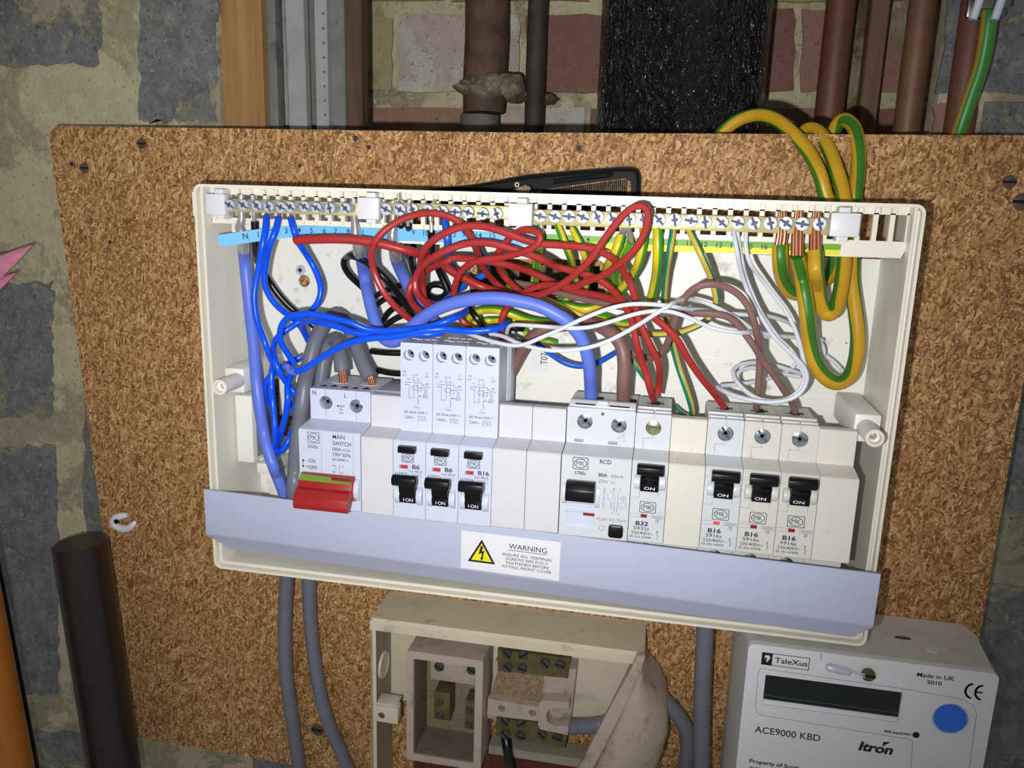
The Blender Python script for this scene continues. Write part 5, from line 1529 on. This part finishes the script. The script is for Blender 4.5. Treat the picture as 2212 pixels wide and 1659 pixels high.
# grey sheathed supply tails inside the unit
o = wire('grey_cable', 'D: 120,1420,26 130,1300,24 150,1000,22 185,720,24 215,480,28 255,290,34 310,110,41 380,-20,47 460,-85,50 540,-20,48 610,120,43 | g1: 1180,620,38 1290,900,33 1400,1090,31', 4.3, 'sheath', 'grey sheathed cable up the left side and over into the main switch', n=18)
bare(o, 'g1: 1350,1000,32 1400,1100,31 1430,1210,32 1440,1290,33', 2.1, 'copper')
o = wire('grey_cable', 'D: 300,1380,48 310,1000,46 320,700,45 345,420,46 380,230,48 430,120,48 480,140,44 | g1: 800,560,38 850,760,33 865,980,31', 4.3, 'sheath', 'grey sheathed cable behind, bending down to the N side of the main switch', n=18)
bare(o, 'g1: 868,930,31 875,1020,31 885,1150,32 890,1230,33', 2.4, 'copper')

# ================================================================= CABLES BELOW THE UNIT
wire('grey_cable', 'L: 1565,520,56 1560,630,60 1552,800,66 1550,1000,68 1560,1180,68 1590,1400,70 1630,1659,72 1665,1850,74', 4.7, 'sheath', 'left grey cable dropping from the bottom of the unit', n=18)
wire('grey_cable', 'L: 1680,520,56 1680,630,60 1688,850,66 1718,1120,68 1765,1350,68 1850,1560,70 1960,1800,72', 4.5, 'sheath', 'grey cable bowing rightwards below the unit, second from the left', n=18)
wire('grey_cable', 'M: 214,160,50 212,320,51 198,600,52 190,900,53 190,1187,54 192,1400,56', 5.0, 'sheath', 'straight grey cable between isolator and electricity meter', n=18)
# ================================================================= OLD ISOLATOR BOX
FY = 39.0
ix0, ix1, izt = P(799, 1337, FY).x, P(1392, 1413, FY).x, -106.6
e = empty('isolator_box', ((ix0 + ix1) / 2, 60, -300), 'old grimy cream metal isolator box with its cover open', 'isolator')
zb_ = -330
def Q(x, y, d=FY, z='i1'):
    v = Z(z, x, y, d)
    return (v.x, v.z)
sh = MB().ext([(FY, izt - 7.4), (FY, izt - 1.6), (FY + 1.6, izt), (76.5, izt), (76.5, izt - 1.2), (FY + 1.8, izt - 1.2), (FY + 1.2, izt - 1.8), (FY + 1.2, izt - 7.4)], ix0, ix1, m=M['iso_paint'])
obj('top_plate', sh, M['iso_paint'], e)
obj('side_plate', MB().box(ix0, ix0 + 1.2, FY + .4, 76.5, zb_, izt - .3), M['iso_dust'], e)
obj('side_flange', MB().box(ix0 + 1.2, ix0 + 3.4, FY + .8, FY + 1.8, zb_, izt - 7), M['iso_paint'], e)
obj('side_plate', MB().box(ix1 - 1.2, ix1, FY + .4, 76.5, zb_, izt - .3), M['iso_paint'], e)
obj('back_plate', MB().box(ix0 + 1.2, ix1 - 1.2, 74, 76.5, -184, izt - 1.2), M['iso_paint'], e)
a = Z('i2', 100, 1180, 66); b = Z('i2', 1300, 1320, 66)
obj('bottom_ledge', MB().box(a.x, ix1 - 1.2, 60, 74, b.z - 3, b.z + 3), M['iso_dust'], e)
obj('debris', MB().box(ix0 + 20, ix1 - 1.2, 66, 74, -240, b.z - 4), M['red_grit'], e)
c = Z('i1', 350, 700, 58)
obj('knockout', MB().lathe([(0, 1.0), (7.6, 1.0), (7.9, 1.5), (8.6, 1.3), (8.8, 0)], (ix0 + 1.2, 58, c.z), (1, 0, 0), 28), M['iso_paint'], e)
# catch
a, b = Q(118, 1055, 40), Q(350, 1240, 40)
o = obj('catch', MB().plate(rrect(a[0], b[0], b[1], a[1], 1.2), [circ(*Q(195, 1160, 40), 2.3, 16)], 39.4, 40.8), M['iso_paint'], e)
a2 = Q(150, 985, 48)
obj('catch_arm', MB().box(a[0] + 1.2, b[0] - 1.5, 40.8, 52, a[1] - 1.5, a[1] + .6, .3), M['iso_paint'], o)
obj('catch_arm', MB().box(b[0] - 1.4, b[0], 40.8, 46, b[1] + 1, a[1], .3), M['iso_paint'], o)
# fuse carrier frame
FD = 42
k1, k2 = Q(425, 560, FD), Q(1145, 1640, FD)
inn1, inn2 = Q(492, 640, FD), Q(1078, 1585, FD)
fr1 = [Q(425, 552, FD), Q(1150, 640, FD), Q(1135, 1680, FD), Q(432, 1585, FD)]
x0, x1 = (fr1[0][0] + fr1[3][0]) / 2, (fr1[1][0] + fr1[2][0]) / 2
z1, z0 = (fr1[0][1] + fr1[1][1]) / 2, (fr1[2][1] + fr1[3][1]) / 2
xi0, xi1 = (Q(490, 628, FD)[0] + Q(497, 1540, FD)[0]) / 2, (Q(1080, 705, FD)[0] + Q(1065, 1615, FD)[0]) / 2
zi1, zi0 = (Q(490, 628, FD)[1] + Q(1080, 705, FD)[1]) / 2, (Q(497, 1530, FD)[1] + Q(1065, 1612, FD)[1]) / 2
o = obj('fuse_shroud', MB().plate(rrect(x0, x1, z0, z1, 2.0), [rrect(xi0, xi1, zi0, zi1, .6, 2)], FD, 72), M['iso_block'], e)
obj('shroud_floor', MB().box(xi0, xi1, 70, 72, zi0, zi1), M['dust'], o)
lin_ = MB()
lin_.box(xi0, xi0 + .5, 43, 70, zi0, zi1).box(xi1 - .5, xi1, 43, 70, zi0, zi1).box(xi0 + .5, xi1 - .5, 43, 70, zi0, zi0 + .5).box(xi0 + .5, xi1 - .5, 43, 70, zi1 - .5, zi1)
obj('grime_shade_film', lin_, M['grime_shade'], o)['kind'] = 'stuff'  # thin liners: dust and the shroud's inner shade, both put into their brown
a, b = Q(655, 680, 60), Q(1030, 900, 60)
obj('moulded_block', MB().box(a[0], xi1 - .3, 60, 70, b[1] + 2, zi1 - 2, .6), M['iso_block'], o)
for x, y in ((735, 708), (1042, 738)):
    h, s_ = screw_head(3.2, 1.5, 'slot')
    c = Z('i1', x, y, 57)
    q_ = obj('terminal_screw', put(h, *c), M['screw_old'], e)
    R_ = Matrix.Rotation(.5, 4, 'Y')
    s_.v = [R_ @ v for v in s_.v]
    obj('screw_slot', put(s_, *c), M['dark'], q_)
le = MB()
for t_, x, y, h_ in (('A C', 860, 762, 2.0), ('250V 80A', 760, 818, 1.2)):
    c = Z('i1', x, y, 59.9)
    le.text(t_, c.x, c.z, h_, 59.9, None, 'L', 0)
obj('moulded_lettering', le, M['iso_dust'], e)
for (ax, ay), (bx, by) in (((690, 935), (838, 1215)), ((985, 1020), (1076, 1300))):
    p, q = Q(ax, ay, 56), Q(bx, by, 56)
    o2 = obj('brass_terminal', MB().box(p[0], q[0], 56, 70, q[1], p[1], .5), M['brass_old'], e)
    for f_ in (.35, .85):
        h, s_ = screw_head(2.3, 1.2, 'slot')
        c = (p[0] + (q[0] - p[0]) * .4, 54.9, p[1] + (q[1] - p[1]) * f_)
        put(h, *c)
        put(s_, *c)
        s_.mats = []
        obj('terminal_screw', h, M['screw_old'], o2)
# base moulding with brass bars on the right
mdl = [Q(150, 330, 58, 'i2'), Q(1030, 330, 58, 'i2'), Q(960, 760, 58, 'i2'), Q(950, 1040, 58, 'i2'), Q(620, 1000, 58, 'i2'), Q(600, 880, 58, 'i2'), Q(60, 850, 58, 'i2')]
b_ = MB().plate([Q(60, 860, 60, 'i2'), Q(960, 960, 60, 'i2'), Q(1030, 330, 60, 'i2'), Q(150, 240, 60, 'i2')], [], 60, 72)
base = obj('base_moulding', b_, M['iso_block'], e)
obj('dusty_floor', MB().plate([Q(80, 650, 59, 'i2'), Q(640, 740, 59, 'i2'), Q(680, 400, 59, 'i2'), Q(180, 350, 59, 'i2')], [], 59.2, 60), M['dust'], base)
obj('bridge', MB().plate([Q(60, 830, 54, 'i2'), Q(620, 895, 54, 'i2'), Q(640, 745, 54, 'i2'), Q(70, 650, 54, 'i2')], [circ(*Q(220, 755, 54, 'i2'), 2.3, 14), circ(*Q(555, 805, 54, 'i2'), 2.3, 14)], 54, 60), M['iso_block'], base)
nt = [Q(x, y, 51, 'i2') for x, y in ((630, 700), (665, 668), (950, 690), (955, 762), (790, 748), (735, 770), (705, 815), (705, 870), (730, 915), (775, 940), (945, 955), (938, 1045), (640, 985), (615, 940))]
obj('notched_lug', MB().plate(nt[::-1], [], 51, 60), M['iso_block'], base)
for nm, pts, scr in (('upper', ((175, 120), (965, 210), (940, 430), (180, 345)), ((275, 172), (450, 182), (283, 322), (438, 332), (685, 275), (852, 292))),
                     ('lower', ((160, 860), (600, 905), (935, 1050), (905, 1185), (480, 1105), (155, 1055)), ((252, 908), (425, 930), (255, 1048), (420, 1070), (652, 1052), (820, 1085)))):
    o2 = obj('brass_bar', MB().plate([Q(x, y, 57, 'i2') for x, y in pts[::-1]], [], 57, 62), M['brass_old'], e)
    for i_, (x, y) in enumerate(scr):
        h, s_ = screw_head(3.0, 1.8, 'slot')
        R_ = Matrix.Rotation((.75, -.7, .75, .2, .8, .25)[i_], 4, 'Y')
        s_.v = [R_ @ v for v in s_.v]
        c = Z('i2', x, y, 54.6)
        mb = put(h, *c)
        put(s_, *c)
        mb.mats = [M['screw_old']]; mb.mi = [0] * len(mb.f)
        n0 = len(mb.v)
        mb.add(s_.v, s_.f, M['dark'])
        obj('bar_screw', mb, None, o2)
# hinged hood
st_ = [((1690, 185), (1778, 190), (1790, 200)), ((1640, 300), (1740, 340), (1782, 380)), ((1530, 500), (1650, 510), (1900, 520)), ((1420, 700), (1560, 720), (2000, 720)), ((1300, 930), (1445, 950), (2022, 960)),
       ((1185, 1150), (1335, 1170), (1965, 1180)), ((1055, 1400), (1210, 1410), (1880, 1410)), ((930, 1640), (1090, 1650), (1800, 1650))]
fl = MB()
L0 = [Z('i2', *s[0], 30) for s in st_]; L1 = [Z('i2', *s[1], 27) for s in st_]
vs = L0 + L1 + [v + Vector((0, 4, 0)) for v in L0] + [v + Vector((0, 4, 0)) for v in L1]
k = len(st_)
fs = []
for i in range(k - 1):
    fs += [(i, i + k, i + k + 1, i + 1)[::-1], (2 * k + i, 2 * k + i + 1, 3 * k + i + 1, 3 * k + i)[::-1], (i, i + 1, 2 * k + i + 1, 2 * k + i)[::-1], (k + i + 1, k + i, 3 * k + i, 3 * k + i + 1)[::-1]]
fs += [(0, 2 * k, 3 * k, k), (k - 1, 2 * k - 1, 4 * k - 1, 3 * k - 1)]
o = obj('cover_flange', fl.add(vs, fs), M['iso_block'], e, sharp=50)
hd = MB()
vs, fs = [], []
NA = 10
for s in st_[1:]:
    a, b = Z('i2', *s[1], 29), Z('i2', *s[2], 44)
    wd = (b - a).length
    for j in range(NA + 1):
        t_ = j / NA
        c = a.lerp(b, t_)
        c.y -= math.sin(math.pi * min(1, t_ * .93)) ** .7 * min(15, wd * .28)
        vs.append(c)
    vs.append(Vector((b.x + .5, 70, b.z)))
    vs.append(Vector((a.x, 70, a.z)))
R__ = NA + 3
for i in range(len(st_) - 2):
    for j in range(R__):
        j2 = (j + 1) % R__
        fs.append((i * R__ + j, (i + 1) * R__ + j, (i + 1) * R__ + j2, i * R__ + j2)[::-1])
fs.append(tuple(range(R__))[::-1]); fs.append(tuple(range((len(st_) - 2) * R__, (len(st_) - 1) * R__)))
obj('cable_hood', hd.add(vs, fs), M['iso_block'], e, sharp=50)
wire('grey_cable', 'i2: 950,945,62 1080,945,60 1200,945,58 1330,920,58 1420,900,60 1500,930,62', 5.0, 'sheath', 'grey cable entering the isolator box from the right under its hood', n=18)
wire('black_cable', 'i2: 262,1060,62 280,1180,58 300,1290,58 330,1420,60 380,1600,62', 3.2, 'black_wire', 'short black cable under the lower brass bar of the isolator', n=14)
wire('grey_cable', 'M: -90,700,68 -20,790,67 40,850,67 90,930,67 108,1020,68 102,1110,69 84,1200,70 60,1330,71', 5.0, 'sheath', 'grey cable curving down beside the isolator hood', n=18)

# ================================================================= ELECTRICITY METER
MY = 20
e = empty('electricity_meter', (165, 50, -300), 'grey electricity meter with dark display and round blue button', 'meter')
mx0, mx1, mz1, mz0 = 102.6, 225.6, -81.2, -290
R2 = lambda x, y, d=MY: (Z('M', x, y, d).x, Z('M', x, y, d).z)
tl, tr_ = R2(592, 590), R2(1450, 727)
bl_, br_ = R2(575, 775), R2(1420, 918)
dx0, dx1 = (tl[0] + bl_[0]) / 2, (tr_[0] + br_[0]) / 2
dz1, dz0 = (tl[1] + tr_[1]) / 2, (bl_[1] + br_[1]) / 2
obj('front_plate', MB().plate(rrect(mx0, mx1, mz0, mz1, 3.2), [rect(dx0, dx1, dz0, dz1)], MY, MY + 4), M['meter'], e)
bd = MB()
pa, pb = rrect(mx0 + .01, mx1 - .01, mz0, mz1 - .01, 3.2), rrect(mx0 - 2.8, mx1 + 4, mz0, mz1 - 1.5, 3.2)
n = len(pa)
bd.add([(x, MY + 4, z) for x, z in pa] + [(x, 58, z) for x, z in pb], [(i + n, (i + 1) % n + n, (i + 1) % n, i) for i in range(n)] + [tuple(range(n)), tuple(range(n, 2 * n))[::-1]])
obj('case', bd, M['meter_top'], e)
obj('back_case', MB().ext([(mx0 - 2.4, 59), (mx1 + 3.8, 59), (mx1 + 3.8, 66), (mx1 + .5, 76.5), (mx0 - 2.4, 76.5)], mz0, mz1 - 2.6, axis='z'), M['meter_top'], e)
c = Z('M', 1440, 340, 52)
obj('case_mark', MB().ext(circ(c.x, 48, 4.2, 14, 1.4), mz1 - 1.6, mz1 - .6, axis='z'), M['rust'], e)
c = Z('M', 1630, 425, 40)
obj('case_plug', MB().lathe([(0, .8), (3.0, .8), (3.4, 0)], (c.x, 38, mz1 - .9), (0, 0, 1), 12), M['meter_top'], e)
o = obj('display', MB().box(dx0 + .2, dx1 - .2, MY + 1.6, MY + 3, dz0 + 2.4, dz1 - .2), M['lcd'], e)
obj('display_ledge', MB().ext([(MY + .4, dz0 + .1), (MY + 3, dz0 + 2.6), (MY + 3, dz0 + .1)], dx0 + .1, dx1 - .1), M['label_white'], e)
obj('display_line', MB().box(dx0 + .4, dx1 - .4, MY + 1.45, MY + 1.7, dz0 + 4.6, dz0 + 4.85), M['seam'], o)
bz = MB()
q1, q2 = R2(548, 575), R2(1905, 790)
bz_ = [R2(x, y) for x, y in ((560, 562), (1450, 690), (1820, 755), (1890, 790), (1915, 850), (1870, 1187))]
bz.line(bz_, .3, MY - .06)
bz.line([R2(x, y) for x, y in ((560, 562), (545, 590), (528, 800), (535, 835), (560, 855), (1480, 1005), (1515, 1020), (1500, 1187))], .3, MY - .06)
obj('panel_seam', bz, M['grey'], e)
c = Z('M', 1748, 874, MY)
obj('button', MB().lathe([(7.9, 0), (7.9, .9), (7.4, 1.5), (1.2, 1.9), (.8, 1.6), (0, 1.6)], c, (0, -1, 0), 36), M['button'], e)
obj('button_ring', MB().lathe([(9.9, 0), (9.7, .7), (9.0, .8), (8.4, .2)], c, (0, -1, 0), 36), M['meter'], e)
c = Z('M', 1700, 1200, MY)
obj('button', MB().lathe([(7.6, 0), (7.6, .7), (7, 1.2), (0, 1.4)], (c.x, MY, c.z - 6), (0, -1, 0), 30), M['meter'], e)
c = Z('M', 1535, 980, MY)
obj('pulse_lamp', MB().lathe([(1.75, 0), (1.6, .3), (0, .35)], c, (0, -1, 0), 18), M['black'], e)
a, b = R2(900, 525), R2(1130, 618)
o = obj('seal_recess', MB().plate([R2(x, y) for x, y in ((905, 580), (1130, 618), (1440, 655), (1440, 622), (1290, 600), (1130, 555), (905, 522))], [], MY - .05, MY + .4), M['label_white'], e)
obj('seal_crimp', MB().tube([Z('M', x, y, 17.4) for x, y in ((968, 552), (985, 555), (1050, 572), (1112, 586), (1125, 588))], [1.2, 2.1, 2.2, 2.0, 1.4], 10), M['zinc'], e)
obj('seal_wire', MB().tube([Z('M', x, y, d) for x, y, d in ((1118, 570, 17.2), (1160, 590, 16.6), (1215, 602, 16.5))], .45, 8), M['zinc'], e)
obj('seal_wire', MB().tube([Z('M', x, y, d) for x, y, d in ((1118, 596, 17.2), (1160, 602, 16.6), (1215, 618, 16.5))], .45, 8), M['zinc'], e)
c = Z('M', 1240, 612, 17)
h, s_ = screw_head(3.4, 2.6, 'slot')
o = obj('seal_screw', put(h, *c), M['brass_old'], e)
obj('screw_slot', put(s_, *c), M['dark'], o)
pr = MB()
Y = MY - .08
pk = M['print_black']
def T2_(t, x, y, x2, h_, bold=0):
    a = R2(x, y)
    b = R2(x2, y + (x2 - x) * .16)
    pr.text(t, a[0], a[1], h_, Y, b[0] - a[0], 'L', bold, pk)
T2_('TaleXus', 648, 525, 852, 2.9, .012); T2_('Made in UK', 1540, 612, 1775, 2.3, .012); T2_('2010', 1602, 658, 1694, 2.0, .022)
T2_('ACE9000 KBD', 522, 962, 932, 3.9, .006); T2_('800 Imp/kWh', 1335, 962, 1492, 1.3, .03); T2_('Property of Scott', 490, 1152, 800, 2.3, .02)
a = R2(565, 535); b = R2(868, 578); t1 = R2(568, 462)
lx0, lx1, lz0, lz1 = a[0], R2(866, 520)[0], a[1], t1[1]
pr.line(rect(lx0, lx1, lz0, lz1), .35, Y, True, pk)
cw = (lx1 - lx0) * .22
pr.flat(rect(lx0, lx0 + cw, lz0, lz1), Y, pk)
mid, hz = lx0 + cw * .5, (lz1 - lz0)
pr.flat([(mid - 1.6, lz0 + hz * .62), (mid, lz0 + hz * .2), (mid + 1.6, lz0 + hz * .62), (mid + .9, lz0 + hz * .82), (mid - .9, lz0 + hz * .82)], Y - .05, M['print_white'])
pr.flat([(mid - 1.5, lz0 + hz * .62), (mid - .2, lz0 + hz * .26), (mid - .2, lz0 + hz * .6)], Y - .1, pk)
obj('printed_lettering', pr, None, e)
pr = MB()
# CE mark
c1, c2 = R2(1895, 705), R2(1945, 712)
for cc, ee in ((R2(1893, 706), False), (R2(1955, 716), True)):
    arc = [(cc[0] + 3.6 * math.cos(math.radians(t)), cc[1] + 4.1 * math.sin(math.radians(t))) for t in range(105, 260, 15)]
    pr.line(arc, 1.0, Y, m=pk)
    if ee:
        pr.line([(cc[0] - 3.5, cc[1]), (cc[0] - .8, cc[1])], .9, Y, m=pk)
obj('conformity_mark', pr, None, e)
pr = MB()
# sloping maker's lettering
a = R2(1172, 1072); b = R2(1382, 1102)
it = MB().text('Itron', 0, 0, 5.0, Y, b[0] - a[0], 'L', .04)
pr.add([Vector((a[0] + v.x + v.z * .22, Y, a[1] + v.z)) for v in it.v], it.f, pk)
g = R2(1322, 1058)
pr.flat([(g[0], g[1] + .6), (g[0] + 3.8, g[1] + 3.8), (g[0] + .2, g[1] + 3.4)], Y, pk)
obj('maker_lettering', pr, None, e)
pr = MB()
q1, q2 = R2(1495, 976), R2(1520, 979)
pr.line([q1, (q2[0], q1[1])], .35, Y, m=pk)
a = R2(490, 1176)
x = a[0]
random.seed(3)
while x < a[0] + 24:
    w_ = random.choice((.25, .4, .7))
    pr.flat(rect(x, x + w_, a[1] - 6, a[1]), Y, pk)
    x += w_ + random.choice((.3, .45, .6))
obj('barcode', pr, None, e)
pr = MB()
pr.line([R2(938, 468), R2(942, 485), R2(936, 500), R2(941, 508)], .25, Y, m=pk)
obj('pen_mark', pr, None, e)

settle()
